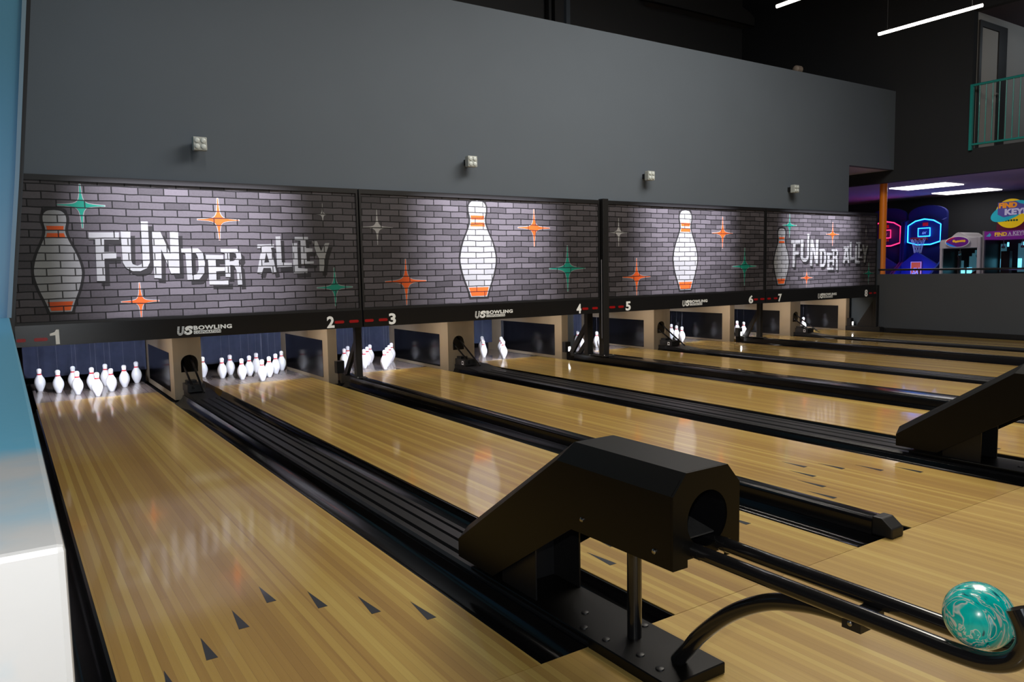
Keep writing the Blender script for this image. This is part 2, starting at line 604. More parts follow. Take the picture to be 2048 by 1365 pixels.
# blue side wall at the left: low part with a flat top, then a full-height pier
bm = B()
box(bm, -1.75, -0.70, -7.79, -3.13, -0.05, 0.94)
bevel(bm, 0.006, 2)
struct('wall_left', bm, M_BLUE_BURNOUT)
struct('trim_5', box(B(), -0.6999, -0.6988, -7.77, -1.2, -0.09, 0.93), M_BLACK)  # added unseen black cladding, stops the gutter mirroring the blue wall
bm = B()
prism(bm, [(-1.75, 0.94), (-0.692, 0.94), (-0.655, 1.28), (-0.598, 1.775), (-0.498, 2.782), (-0.40, 3.8), (-0.40, 4.2), (-1.75, 4.2)], 'y', -3.13, -1.16)
struct('wall_left', bm, M_WHITEWALL)
bm = B()
prism(bm, [(-0.712, 0.94), (-0.690, 0.94), (-0.653, 1.28), (-0.596, 1.775), (-0.496, 2.782), (-0.398, 3.8), (-0.420, 3.8), (-0.518, 2.782), (-0.618, 1.775), (-0.675, 1.28)], 'y', -3.142, -3.125)
struct('trim_2', bm, mat('corner_bead', (0.20, 0.31, 0.40), 0.4))
bm = B()
prism(bm, [(-0.700, 0.6), (-0.672, 0.94), (-0.632, 1.28), (-0.575, 1.775), (-0.474, 2.782), (-0.37, 3.8), (-0.44, 3.8), (-0.54, 2.782), (-0.70, 1.28), (-0.73, 0.6)], 'y', -3.10, -2.6)
struct('trim_3', bm, M_BLACK)

# conduits on the dark wall high up
for i, x in enumerate((7.02, 7.09, 7.17)):
    tag(obj('conduit', tube(B(), [(x, 1.95, 4.0), (x, 1.95, 6.8)], 0.022, 8), M_CEIL if i != 1 else M_WALLD, origin=(x, 1.95, 4.0)),
        ['dark conduit pipe above the grey wall, left of three', 'dark grey conduit pipe between two black conduits above the wall', 'black conduit pipe above the grey wall, right of three'][i], 'pipe', 'conduits above the grey wall')
tag(obj('wall_batten', box(B(), 7.42, 7.50, 1.93, 2.0, 4.0, 5.9), M_WALL, origin=(7.46, 1.96, 4.0)), 'slim grey batten on dark upper wall beside the conduits', 'batten')
bm = B()
tube(bm, smooth_path([(8.9, 1.9, 6.6), (8.98, 1.9, 5.98), (9.2, 1.75, 5.86), (9.8, 1.71, 5.85), (11.9, 1.71, 5.85)]), 0.012, 8)
tag(obj('cable', bm, M_CEIL, origin=(9.2, 1.75, 5.86)), 'black cable running under the beam on the dark upper wall', 'cable')

# ------------------------------------------------------------------ lanes
NAMES = ['one', 'two', 'three', 'four', 'five', 'six', 'seven', 'eight']
for i, x in enumerate(LX):
    t = thing('bowling_lane', 'polished maple bowling lane running up to number %s' % NAMES[i], 'bowling lane', (x, FOUL, 0), 'bowling lanes')
    obj('lane_surface', box(B(), LL[i], LR[i], FOUL + 0.002, -0.10, -0.1, 0.0), M_LANE, t)
    obj('pin_deck', box(B(), LL[i], LR[i], -0.099, 1.5, -0.1, 0.0), M_DECK, t)
    if i < 4:
        for k in range(-3, 4):
            ax, ay = x + 0.1345 * k, -5.672 - 0.152 * abs(k)
            if i == 3 and k > 1:
                continue
            a = obj('lane_arrow', prism(B(), [(ax, ay), (ax - 0.017, ay - 0.165), (ax + 0.017, ay - 0.165)], 'z', 0.0, 0.0006), M_ARROW, t)
            a['label'] = 'black dart-shaped lane arrow'

def gutter(x0, x1, y1, label):
    w = x1 - x0
    p = [(x0, -0.098), (x0, -0.003), (x0 + 0.010, -0.003)]
    for k in range(0, 9):
        a = PI * k / 8
        p.append(((x0 + x1) / 2 - (w / 2 - 0.012) * math.cos(a), -0.006 - 0.058 * math.sin(a)))
    p += [(x1 - 0.010, -0.003), (x1, -0.003), (x1, -0.098)]
    o = obj('gutter', prism(B(), p, 'y', FOUL + 0.003, y1), M_GUTTER, smooth=True, origin=((x0 + x1) / 2, FOUL, -0.05), angle=50)
    tag(o, label, 'gutter', 'lane gutters')

DIV = []    # per gap: (x0, x1) of the divider
for k in range(7):
    a, b = LR[k], LL[k + 1]
    if k % 2 == 0:
        DIV.append((a + 0.183, b - 0.148))
    elif k == 3:
        DIV.append((a + 0.180, b - 0.18))
    else:
        DIV.append((a + 0.192, b - 0.126))
gutter(-0.690, LL[0], -0.465, 'black gutter between the blue side wall and lane one')
for k in range(7):
    gutter(LR[k], DIV[k][0], -0.465 if k % 2 == 0 else -0.63, 'black gutter along the right edge of lane %s' % NAMES[k])
    gutter(DIV[k][1], LL[k + 1], -0.465 if k % 2 == 0 else -0.63, 'black gutter along the left edge of lane %s' % NAMES[k + 1])
gutter(LR[7], 11.93, -1.10, 'black gutter between lane eight and the grey half wall')

for k in range(7):
    x0, x1 = DIV[k]
    n1, n2 = NAMES[k], NAMES[k + 1]
    if k % 2 == 0:
        w = x1 - x0
        t = thing('track_cover', 'low black ridged ball track cover between lanes %s and %s' % (n1, n2), 'track cover', ((x0 + x1) / 2, FOUL, 0), 'lane dividers')
        f = lambda q: x0 + w * q
        p = [(x0, -0.098), (x0, 0.006), (f(0.05), 0.016), (f(0.17), 0.016), (f(0.19), 0.004), (f(0.24), 0.004), (f(0.26), 0.018), (f(0.47), 0.020), (f(0.49), 0.008),
             (f(0.53), 0.008), (f(0.55), 0.020), (f(0.76), 0.018), (f(0.78), 0.004), (f(0.83), 0.004), (f(0.85), 0.016), (f(0.95), 0.016), (x1, 0.006), (x1, -0.098)]
        obj('cover', prism(B(), p, 'y', FOUL + 0.003, -1.0), M_BLACK, t)
        bm = B()
        prism(bm, [(-1.0, 0.016), (-0.66, 0.05), (-0.46, 0.05), (-0.46, -0.09), (-1.0, -0.09)], 'x', x0, x1)
        obj('rear_plate', bm, M_BLACK, t)
    else:
        t = thing('lane_divider', 'raised black rounded divider cap between lanes %s and %s' % (n1, n2), 'lane divider', ((x0 + x1) / 2, FOUL, 0), 'lane dividers')
        h = 0.075
        r = 0.022
        p = [(x0, -0.098), (x0, h - r)] + [(x0 + r - r * math.cos(a), h - r + r * math.sin(a)) for a in (0.4, 0.8, 1.2, PI / 2)]
        p += [(x1 - r + r * math.cos(a), h - r + r * math.sin(a)) for a in (PI / 2, 1.2, 0.8, 0.4)] + [(x1, h - r), (x1, -0.098)]
        y0 = -6.69
        obj('cap', prism(B(), p, 'y', y0, -0.621), M_GLOSSBLACK, t, smooth=True)
        bm = B()
        c0, c1 = x0 + 0.001, x1 - 0.001
        prism(bm, [(y0, 0.0), (y0, 0.080), (y0 - 0.042, 0.080), (y0 - 0.092, 0.042), (y0 - 0.092, 0.0)], 'x', c0, c1)
        bevel(bm, 0.006, 2)
        obj('end_block', bm, M_BLACK, t)
        obj('rear_foot', prism(B(), [(x0, -0.09), (x0, 0.07), (x1, 0.07), (x1, -0.09)], 'y', -0.62, -0.46), M_GLOSSBLACK, t)

# ------------------------------------------------------------------ kickbacks, tracks, curtains
KICK_F = -0.45
for k in (0, 2, 4, 6):
    x0, x1 = LR[k] + 0.103, LL[k + 1] - 0.190
    n1, n2 = NAMES[k], NAMES[k + 1]
    t = thing('kickback_box', 'pale plywood kickback box with arched port and ball rails between lanes %s and %s' % (n1, n2), 'kickback', ((x0 + x1) / 2, KICK_F, 0), 'plywood kickbacks')
    cx = x0 + 0.150
    arch = [(cx - 0.081, 0.218)] + [(cx - 0.081 * math.cos(a), 0.309 + 0.081 * math.sin(a)) for a in [PI * q / 16 for q in range(17)]] + [(cx + 0.081, 0.218)]
    obj('front_panel', flatfill(B(), [[(x0, -0.05), (x0, 0.70), (x1, 0.70), (x1, -0.05)], arch], 'y', KICK_F, KICK_F + 0.02), M_PLY, t)
    for xa in (x0, x1 - 0.018):
        obj('side_panel', box(B(), xa, xa + 0.018, KICK_F + 0.0205, 1.4, -0.05, 0.70), M_PLY, t)
    obj('wear_panel', box(B(), x0 - 0.004, x0 - 0.0005, -0.24, 1.05, 0.010, 0.405), M_GLOSSBLACK, t)['label'] = 'black wear panel'
    obj('port_lining', box(B(), x0 + 0.022, x1 - 0.022, 0.35, 0.37, 0.0, 0.6), M_CEIL, t)
    for ra, rb in (((cx + 0.020, -0.30, 0.415), (cx + 0.034, -0.88, 0.060)), ((cx - 0.058, -0.30, 0.355), (cx - 0.035, -0.76, 0.090))):
        obj('ball_rail', tube(B(), [ra, rb], 0.0105, 8), M_TUBE, t, smooth=True)
    bm = B()
    box(bm, cx - 0.085, cx + 0.078, -0.74, -0.50, 0.0505, 0.125)
    bevel(bm, 0.004, 1)
    box(bm, cx - 0.06, cx + 0.03, -0.60, -0.50, 0.125, 0.15)
    obj('motor_box', bm, M_BLACK, t)
    if k:
        obj('box_label', box(B(), cx - 0.0865, cx - 0.0852, -0.70, -0.66, 0.062, 0.105), M_SIGNWHITE, t)
        obj('box_label', box(B(), cx - 0.0868, cx - 0.0866, -0.694, -0.667, 0.072, 0.095), M_BLACK, t)

outer = [(1, 0.062), (3, 0.105), (5, 0.062), (7, 0.062)]
for k, d in outer:
    x0 = LR[k] + d
    x1 = x0 + 0.11
    t = thing('kickback_wall', 'pale plywood kickback wall on the right of lane %s pins' % NAMES[k], 'kickback', ((x0 + x1) / 2, KICK_F, 0), 'plywood kickbacks')
    bm = B()
    box(bm, x0, x1, KICK_F, 1.4, -0.05, 0.70)
    bevel(bm, 0.004, 1)
    obj('plywood_wall', bm, M_PLY, t)
    obj('wear_panel', box(B(), x0 - 0.004, x0 - 0.0005, -0.30, 1.02, 0.018, 0.432), M_GLOSSBLACK, t)['label'] = 'black wear panel'

for i in range(8):
    x0, x1 = LL[i] - 0.085, LR[i] + (0.09 if i % 2 == 0 else 0.05)
    x0 = max(x0, -0.6)
    bm = B()
    n = 48
    pts = []
    for q in range(n + 1):
        u = q / n
        pts.append((x0 + (x1 - x0) * u, 1.2 + 0.006 * math.sin(u * 61) + 0.004 * math.sin(u * 23 + i)))
    pts += [(p[0], p[1] + 0.006) for p in pts[::-1]]
    prism(bm, pts, 'z', 0.10, 0.85)
    tag(obj('pit_curtain', bm, M_CURTAIN, smooth=True, origin=((x0 + x1) / 2, 1.2, 0.1)), 'dark navy pit curtain hanging behind the pins of lane %s' % NAMES[i], 'curtain', 'pit curtains')

tag(obj('filler_panel', box(B(), 5.535, 5.745, -0.30, -0.28, -0.09, 0.7), M_SLATE, origin=(5.64, -0.3, 0)), 'slate grey filler panel beside the kickback of lane four', 'panel', 'filler panels')
tag(obj('filler_panel', box(B(), 11.91, 11.999, -0.20, -0.18, -0.02, 0.7), M_SLATE, origin=(12.2, -0.3, 0)), 'slate grey filler panel beside the kickback of lane eight', 'panel', 'filler panels')

struct('trim_4', box(B(), -0.62, 11.95, 1.19, 1.23, 0.851, 0.90), M_CEIL)
# pin lamps: small black boxes on the dividers
for x, y, lit, lab in ((2.312, -0.50, False, 'small black box at the foot of the kickback of lane two'), (5.462, -0.50, True, 'small black pin lamp shining white between lanes four and five'),
                       (8.83, -0.54, True, 'small black pin lamp shining white between lanes six and seven'), (11.86, -0.50, True, 'small black pin lamp shining white by the end of lane eight')):
    z0 = 0.0756
    t = thing('pin_lamp', lab, 'lamp', (x, y, z0), 'pin lamps')
    bm = B()
    box(bm, x - 0.045, x + 0.045, y - 0.035, y + 0.035, z0, z0 + 0.135)
    bevel(bm, 0.004, 1)
    obj('housing', bm, M_BLACK, t)
    if lit:
        obj('lamp_face', box(B(), x + 0.005, x + 0.038, y - 0.0375, y - 0.0355, z0 + 0.012, z0 + 0.07), M_PINLAMP, t)
bm = B()
prism(bm, [(11.80, -0.09), (11.80, 0.075), (11.928, 0.075), (11.928, -0.09)], 'y', -1.09, -0.40)
tag(obj('lamp_plinth', bm, M_BLACK, origin=(11.86, -0.5, 0)), 'low black plinth under the pin lamp of lane eight', 'plinth')

# ------------------------------------------------------------------ pins
PIN_PROF = [(0.0215, 0.0), (0.0235, 0.002), (0.029, 0.016), (0.041, 0.042), (0.050, 0.068), (0.0525, 0.090), (0.0500, 0.112), (0.0420, 0.135), (0.0320, 0.152), (0.0245, 0.166),
            (0.0215, 0.176), (0.0205, 0.186), (0.0212, 0.197), (0.0233, 0.208), (0.0238, 0.217), (0.0220, 0.227), (0.0165, 0.2345), (0.0085, 0.2382), (0.002, 0.2388)]

def build_pin():
    t = thing('bowling_pin', '', 'bowling pin', (0, 0, 0), 'bowling pins')
    obj('pin_body', lathe(B(), PIN_PROF, (0, 0, 0), 24), M_PIN, t, smooth=True, angle=70)
    bm = B()
    lathe(bm, [(0.0229, 0.1705), (0.0229, 0.1712), (0.0214, 0.178), (0.0210, 0.1845), (0.0200, 0.1845), (0.0200, 0.1705)], (0, 0, 0), 24)
    obj('neck_band', bm, M_RED, t, smooth=True)
    obj('cord', tube(B(), [(0, 0, 0.2385), (0, 0.0, 0.80)], 0.0007, 5), M_CORD, t)
    return t

ROWS = {1: (0, 0), 2: (-.5, 1), 3: (.5, 1), 4: (-1, 2), 5: (0, 2), 6: (1, 2), 7: (-1.5, 3), 8: (-.5, 3), 9: (.5, 3), 10: (1.5, 3)}
PLACE = {1: 'front pin', 2: 'left pin of the second row', 3: 'right pin of the second row', 4: 'left pin of the third row', 5: 'middle pin of the third row', 6: 'right pin of the third row',
         7: 'left end pin of the back row', 8: 'second pin from left in the back row', 9: 'third pin from left in the back row', 10: 'right end pin of the back row'}
SHOW = {0: range(1, 11), 1: range(1, 11), 2: (1, 2, 3, 4, 5, 6, 8, 9, 10), 3: (1, 2, 3, 5, 6, 9), 4: (1, 2, 3, 4, 5), 5: (1, 2, 3, 6, 10), 6: (1, 2, 3, 6), 7: (1, 3, 6)}
pin0 = None
for i, pins in SHOW.items():
    for q in pins:
        a, b = ROWS[q]
        loc = Vector((LX[i] + a * 0.3048, b * 0.3048 * math.sqrt(3) / 2, 0.0005))
        if pin0 is None:
            pin0 = build_pin()
            t = pin0
            t.location = loc
        else:
            t = copy_tree(pin0, None, loc)
        t['label'] = 'white bowling pin, %s on lane %s' % (PLACE[q], NAMES[i])
        t['group'] = 'pins standing on lane %s' % NAMES[i]
for i in range(8):
    lamp('pin_deck_light', 'SPOT', (LX[i], -0.78, 0.63), 125, (0.74, 0.80, 1.0), (LX[i], 0.55, 0.10), spot_size=math.radians(64), spot_blend=0.5, shadow_soft_size=0.05)
    lamp('pit_light', 'AREA', (LX[i], -0.55, 0.66), 7.0, (1.0, 0.90, 0.82), (LX[i], -0.1, 0.1), shape='RECTANGLE', size=0.7, size_y=0.05)  # added fill that brightens the plywood kickbacks

# ------------------------------------------------------------------ masking units
MY = -1.17
EDGES = [(-0.66, 2.312), (2.326, 5.473), (5.585, 8.627), (8.641, 11.51)]
LET = [[[(-0.089,1.547),(0.14,1.55),(0.136,1.488),(0.023,1.489),(0.018,1.384),(0.11,1.383),(0.108,1.33),(0.016,1.327),(0.013,1.139),(-0.05,1.139),(-0.043,1.49),(-0.091,1.49)]],[[(0.153,1.561),(0.228,1.562),(0.22,1.315),(0.23,1.279),(0.267,1.265),(0.3,1.278),(0.311,1.314),(0.314,1.646),(0.37,1.647),(0.367,1.293),(0.343,1.244),(0.29,1.218),(0.227,1.219),(0.178,1.246),(0.155,1.295)]],[[(0.399,1.562),(0.464,1.565),(0.538,1.362),(0.543,1.564),(0.612,1.565),(0.606,1.191),(0.535,1.19),(0.465,1.408),(0.454,1.151),(0.396,1.156)]],[[(0.628,1.413),(0.77,1.416),(0.809,1.376),(0.824,1.282),(0.814,1.194),(0.769,1.137),(0.667,1.133),(0.662,1.369),(0.629,1.373)],[(0.712,1.373),(0.751,1.369),(0.766,1.333),(0.767,1.224),(0.748,1.181),(0.708,1.174)]],[[(0.834,1.358),(0.987,1.354),(0.985,1.315),(0.918,1.316),(0.918,1.245),(0.996,1.243),(0.994,1.21),(0.917,1.206),(0.917,1.13),(1.027,1.128),(1.025,1.083),(0.853,1.087),(0.851,1.31),(0.834,1.318)]],[[(0.965,1.412),(1.108,1.412),(1.143,1.379),(1.148,1.323),(1.12,1.286),(1.138,1.256),(1.144,1.08),(1.104,1.078),(1.098,1.212),(1.079,1.258),(1.043,1.263),(1.041,1.152),(0.998,1.153),(1.002,1.368),(0.967,1.379)],[(1.042,1.375),(1.098,1.369),(1.104,1.331),(1.081,1.3),(1.041,1.296)]],[[(1.299,1.453),(1.454,1.456),(1.453,1.425),(1.425,1.42),(1.466,1.187),(1.426,1.179),(1.414,1.231),(1.346,1.231),(1.328,1.179),(1.286,1.186),(1.336,1.417),(1.297,1.415)],[(1.379,1.38),(1.403,1.284),(1.356,1.281)]],[[(1.473,1.527),(1.519,1.53),(1.522,1.281),(1.618,1.277),(1.618,1.24),(1.476,1.236)]],[[(1.63,1.465),(1.679,1.467),(1.678,1.227),(1.77,1.218),(1.769,1.178),(1.633,1.176)]],[[(1.657,1.526),(1.788,1.527),(1.788,1.495),(1.762,1.493),(1.765,1.419),(1.829,1.415),(1.827,1.383),(1.765,1.379),(1.767,1.29),(1.836,1.29),(1.835,1.267),(1.711,1.265),(1.712,1.491),(1.656,1.494)]],[[(1.832,1.485),(1.876,1.487),(1.914,1.387),(1.958,1.468),(2.002,1.47),(1.956,1.346),(1.932,1.191),(1.89,1.188),(1.891,1.314),(1.868,1.362)]]]
STARS = [[('g',-0.13,1.77,0.175,0.173,0.186),('o',0.962,1.673,0.181,0.194,0.181),('w',1.945,1.748,0.087,0.107,0.107),('g',2.043,1.03,0.182,0.193,0.184),('o',0.274,0.956,0.148,0.161,0.143)],[('w',2.517,1.63,0.177,0.183,0.178),('o',2.825,1.072,0.237,0.23,0.247),('o',4.488,1.656,0.225,0.214,0.22),('g',4.974,1.179,0.271,0.27,0.277)],[('w',5.793,1.62,0.175,0.181,0.175),('o',6.096,1.055,0.239,0.237,0.238),('o',7.719,1.63,0.21,0.229,0.208),('g',8.189,1.165,0.254,0.264,0.273)],[('g',9.199,1.767,0.167,0.171,0.179),('o',10.279,1.644,0.165,0.188,0.18),('w',11.195,1.703,0.043,0.09,0.098),('o',9.633,0.971,0.144,0.146,0.162),('g',11.296,1.012,0.152,0.182,0.174)]]
EMB = [(-0.365, 1.726, -0.343, 0.892, -0.496, -0.159), (3.662, 1.944, 3.718, 0.878, 3.492, 3.947), (6.901, 1.926, 6.98, 0.863, 6.762, 7.21), (8.953, 1.718, 9.029, 0.886, 8.847, 9.187)]
STARMAT = {'o': M_PORANGE, 'g': M_PTEAL, 'w': M_PGREY}
STARNAME = {'o': 'orange painted star', 'g': 'teal painted star', 'w': 'pale grey painted star'}

def pinched(cx, cz, h, up, dn, w, e):
    """four-pointed star: arms narrow fast (y = w / (1 + ..)), e widens all round for the pale edge"""
    pts = []
    arms = [(0, h), (1, up), (2, h), (3, dn)]
    for q, L in arms:
        L = L + e
        prof = [(0.17, 0.17), (0.24, 0.115), (0.34, 0.078), (0.5, 0.050), (0.7, 0.032), (1.0, 0.016)]
        side = [(L * t, min(h, up) * v * w + e) for t, v in prof]
        rot = lambda x, y: [(x, y), (-y, x), (-x, -y), (y, -x)][q]
        for x, y in side:
            pts.append(rot(x, -y))
        for x, y in side[::-1]:
            pts.append(rot(x, y))
    return [(cx + p[0], cz + p[1]) for p in pts]

def emblem_prof(x0, x1, z0, z1, e=0.0):
    """outline of a bowling pin"""
    c = (x0 + x1) / 2
    hw = (x1 - x0) / 2
    H = z1 - z0
    prof = [(0.46, 0.0), (0.62, 0.10), (0.84, 0.22), (1.0, 0.36), (0.97, 0.46), (0.80, 0.58), (0.58, 0.68), (0.44, 0.76), (0.42, 0.82), (0.49, 0.89), (0.47, 0.95), (0.30, 0.99), (0.0, 1.0)]
    sm = smooth_path([(a * hw, z0 + b * H, 0) for a, b in prof], 4)
    R = [(p.x + e, p.y) for p in sm]
    R[0] = (R[0][0], R[0][1] - e)
    pts = [(c + a, b + (e if b > z1 - 0.03 * H else 0)) for a, b in R] + [(c - a, b + (e if b > z1 - 0.03 * H else 0)) for a, b in R[::-1][1:]]
    return pts

def band(prof, za, zb):
    """slice of a closed outline between two heights"""
    half = prof[:len(prof) // 2 + 1]
    c = half[-1][0]
    def wid(z):
        for a, b in zip(half, half[1:]):
            if min(a[1], b[1]) <= z <= max(a[1], b[1]) and abs(a[1] - b[1]) > 1e-9:
                return a[0] + (b[0] - a[0]) * (z - a[1]) / (b[1] - a[1]) - c
        return half[0][0] - c
    zs = [za + (zb - za) * i / 5 for i in range(6)]
    return [(c + wid(z) - 0.012, z) for z in zs] + [(c - wid(z) + 0.012, z) for z in zs[::-1]]

NUM = [((-0.421, -0.354), (1.937, 2.014)), ((2.605, 2.683), (5.089, 5.161)), ((5.886, 5.972), (8.26, 8.357)), ((8.927, 9.006), (11.164, 11.246))]
MARKS = [[(-0.655, -0.589), (-0.535, -0.437), (2.016, 2.116), (2.169, 2.271)], [(2.335, 2.434), (2.489, 2.590), (5.176, 5.271), (5.334, 5.423)],
         [(5.610, 5.709), (5.760, 5.852), (8.371, 8.459), (8.516, 8.606)], [(8.674, 8.754), (8.823, 8.905), (11.287, 11.374), (11.419, 11.492)]]
LOGO = [(0.552, 1.026), (3.647, 4.153), (6.905, 7.395), (9.896, 10.384)]
PLAB = ['brick-print masking unit with white lettering above lanes one and two', 'brick-print masking unit with painted white pin above lanes three and four',
        'brick-print masking unit with painted white pin above lanes five and six', 'brick-print masking unit with white lettering above lanes seven and eight']
for j, (xa, xb) in enumerate(EDGES):
    t = thing('masking_unit', PLAB[j], 'masking unit', ((xa + xb) / 2, MY, 0.617), 'masking units over the pin decks')
    obj('brick_face', box(B(), xa + 0.02, xb - 0.02, MY, MY + 0.03, 0.80, 1.985), M_BRICK, t)
    fr = flatfill(B(), [[(xa, 0.79), (xa, 2.01), (xb, 2.01), (xb, 0.79)], [(xa + 0.02, 0.812), (xa + 0.02, 1.965), (xb - 0.02, 1.965), (xb - 0.02, 0.812)]], 'y', MY - 0.012, MY + 0.035)
    obj('frame', fr, M_BLACK, t)
    # painted stars
    for (c, cx, cz, h, up, dn) in STARS[j]:
        sc = 1.0 if c != 'w' else 0.85
        s = obj('painted_star', flatfill(B(), [pinched(cx, cz, h, up, dn, sc, 0.0)], 'y', MY - 0.0022, MY - 0.0005), STARMAT[c], t)
        s['label'] = STARNAME[c]
        if c != 'w':
            obj('star_edge', flatfill(B(), [pinched(cx, cz, h, up, dn, sc, 0.0055)], 'y', MY - 0.0014, MY - 0.0002), M_PWHITE, s)
    # plain painted pin
    x0, x1 = EMB[j][4], EMB[j][5]
    z0, z1 = EMB[j][3], EMB[j][1]
    pf = emblem_prof(x0, x1, z0, z1)
    e = obj('painted_pin', flatfill(B(), [pf], 'y', MY - 0.0024, MY - 0.0005), M_PWHITE, t)
    obj('pin_outline', flatfill(B(), [emblem_prof(x0, x1, z0, z1, 0.022)], 'y', MY - 0.0014, MY - 0.0002), M_PSHADE, e)
    H = z1 - z0
    for za, zb in ((0.735, 0.775), (0.805, 0.845), (0.012, 0.10)):
        obj('pin_stripe', flatfill(B(), [band(pf, z0 + H * za, z0 + H * zb)], 'y', MY - 0.0034, MY - 0.0024), M_PORANGE, e)
    # lettering with its painted drop shade
    if j in (0, 3):
        mp = (lambda p: p) if j == 0 else (lambda p: (9.199 + 0.965 * (p[0] + 0.13), p[1]))
        bm, bs = B(), B()
        for loops in LET:
            flatfill(bm, [[mp(p) for p in lp] for lp in loops], 'y', MY - 0.0040, MY - 0.0028)
            flatfill(bs, [[mp((p[0] + 0.034, p[1] - 0.040)) for p in lp] for lp in loops], 'y', MY - 0.0018, MY - 0.0006)
        l = obj('lettering', bm, M_PWHITE, t)
        obj('letter_shade', bs, M_PSHADE, l)
    # number strip along the bottom
    st = obj('number_strip', box(B(), xa, xb, MY - 0.022, MY + 0.03, 0.617, 0.79), M_STRIP, t)
    SY = MY - 0.022
    for (a, b), n in zip(NUM[j], (2 * j + 1, 2 * j + 2)):
        if n == 1:
            w_ = b - a
            one = [(b - 0.42 * w_, 0.626), (b, 0.626), (b, 0.747), (b - 0.30 * w_, 0.747), (b - 0.48 * w_, 0.728), (a, 0.716), (a, 0.698), (b - 0.42 * w_, 0.702)]
            obj('lane_number', prism(B(), one, 'y', SY - 0.002, SY - 0.0001), M_SIGNWHITE, st)
            continue
        obj('lane_number', text(B(), str(n), '-y', SY, 0.002, a, b, 0.628, 0.745, bold=0.035), M_SIGNWHITE, st)
    for a, b in MARKS[j]:
        r = 0.014
        zc = 0.682 if j != 0 or a > 0 else 0.672
        pts = circle(a + r, zc, r, 9, PI / 2, 3 * PI / 2 + 0.35) + circle(b - r, zc, r, 9, -PI / 2, PI / 2 + 0.35)
        obj('red_marker', prism(B(), pts, 'y', SY - 0.004, SY - 0.0002), M_MARKRED, st)
    a, b = LOGO[j]
    w = b - a
    zb_, zt_ = 0.640, 0.722
    hh = zt_ - zb_
    bm = B()
    text(bm, 'U', '-y', SY, 0.002, a, a + 0.13 * w, zb_, zb_ + 0.96 * hh, bold=0.07, shear=0.15)
    text(bm, 'S', '-y', SY, 0.0021, a + 0.12 * w, a + 0.285 * w, zb_ + 0.02 * hh, zt_, bold=0.07, shear=0.15)
    text(bm, 'BOWLING', '-y', SY, 0.002, a + 0.295 * w, b, zb_ + 0.50 * hh, zb_ + 0.98 * hh, bold=0.045, spacing=1.12)
    box(bm, a + 0.295 * w, a + 0.79 * w, SY - 0.0014, SY - 0.0001, zb_ + 0.08 * hh, zb_ + 0.43 * hh)
    lg = obj('logo', bm, M_SIGNWHITE, st)
    bm = B()
    for q in range(6):
        z = zb_ + hh * (0.10 + 0.145 * q)
        box(bm, a - 0.005, a + (0.165 if q == 0 else 0.125) * w, SY - 0.0030, SY - 0.0022, z, z + hh * 0.055)
    obj('logo_stripes', bm, M_STRIP, lg)
    bm = B()
    sx, sz, sr = a + 0.195 * w, zb_ + 0.40 * hh, 0.019
    flatfill(bm, [[(sx + (sr if q % 2 == 0 else sr * 0.4) * math.sin(PI * q / 5), sz + (sr if q % 2 == 0 else sr * 0.4) * math.cos(PI * q / 5)) for q in range(10)]], 'y', SY - 0.0027, SY - 0.0022)
    obj('logo_star', bm, M_STRIP, lg)
    bm = B()
    text(bm, 'CORPORATION', '-y', SY - 0.0015, 0.0008, a + 0.305 * w, a + 0.78 * w, zb_ + 0.13 * hh, zb_ + 0.38 * hh, bold=0.02, spacing=1.1)
    obj('logo_text', bm, M_STRIP, lg)
# added unseen spots imitate the printed panel glow; shutters trim beams to panel height
for j, cone in enumerate((0.75, 3.88, 7.02, 9.98)):
    ly, lz = -3.3, 6.0
    t = thing('ceiling_spotlight', ['black shuttered ceiling spotlight aimed at the masking of lanes one and two', 'black shuttered ceiling spotlight aimed at the masking of lanes three and four',
              'black shuttered ceiling spotlight aimed at the masking of lanes five and six', 'black shuttered ceiling spotlight aimed at the masking of lanes seven and eight'][j], 'spotlight', (cone, ly, 7.0), 'ceiling spotlights')
    obj('stem', tube(B(), [(cone, ly - 0.22, 6.12), (cone, ly - 0.22, 6.999)], 0.015, 8), M_BLACK, t)
    obj('lamp_body', box(B(), cone - 0.12, cone + 0.12, ly - 0.26, ly + 0.18, lz + 0.04, lz + 0.12), M_BLACK, t)
    dt, db = (MY - 0.002 - ly, 1.975 - lz), (MY - ly, 0.80 - lz)
    a, b = 0.085, 0.055
    obj('shutter', box(B(), cone - 0.25, cone + 0.25, ly + dt[0] * a, ly + dt[0] * a + 0.004, lz + dt[1] * a, lz + 0.05), M_BLACK, t)
    obj('shutter', box(B(), cone - 0.25, cone + 0.25, ly - 0.30, ly + db[0] * b, lz + db[1] * b - 0.004, lz + db[1] * b), M_BLACK, t)
    lamp('masking_light', 'SPOT', (cone, ly, lz), 11500, (0.93, 0.90, 1.0), (cone, MY, 2.12), spot_size=math.radians(27), spot_blend=1.0, shadow_soft_size=0.001)

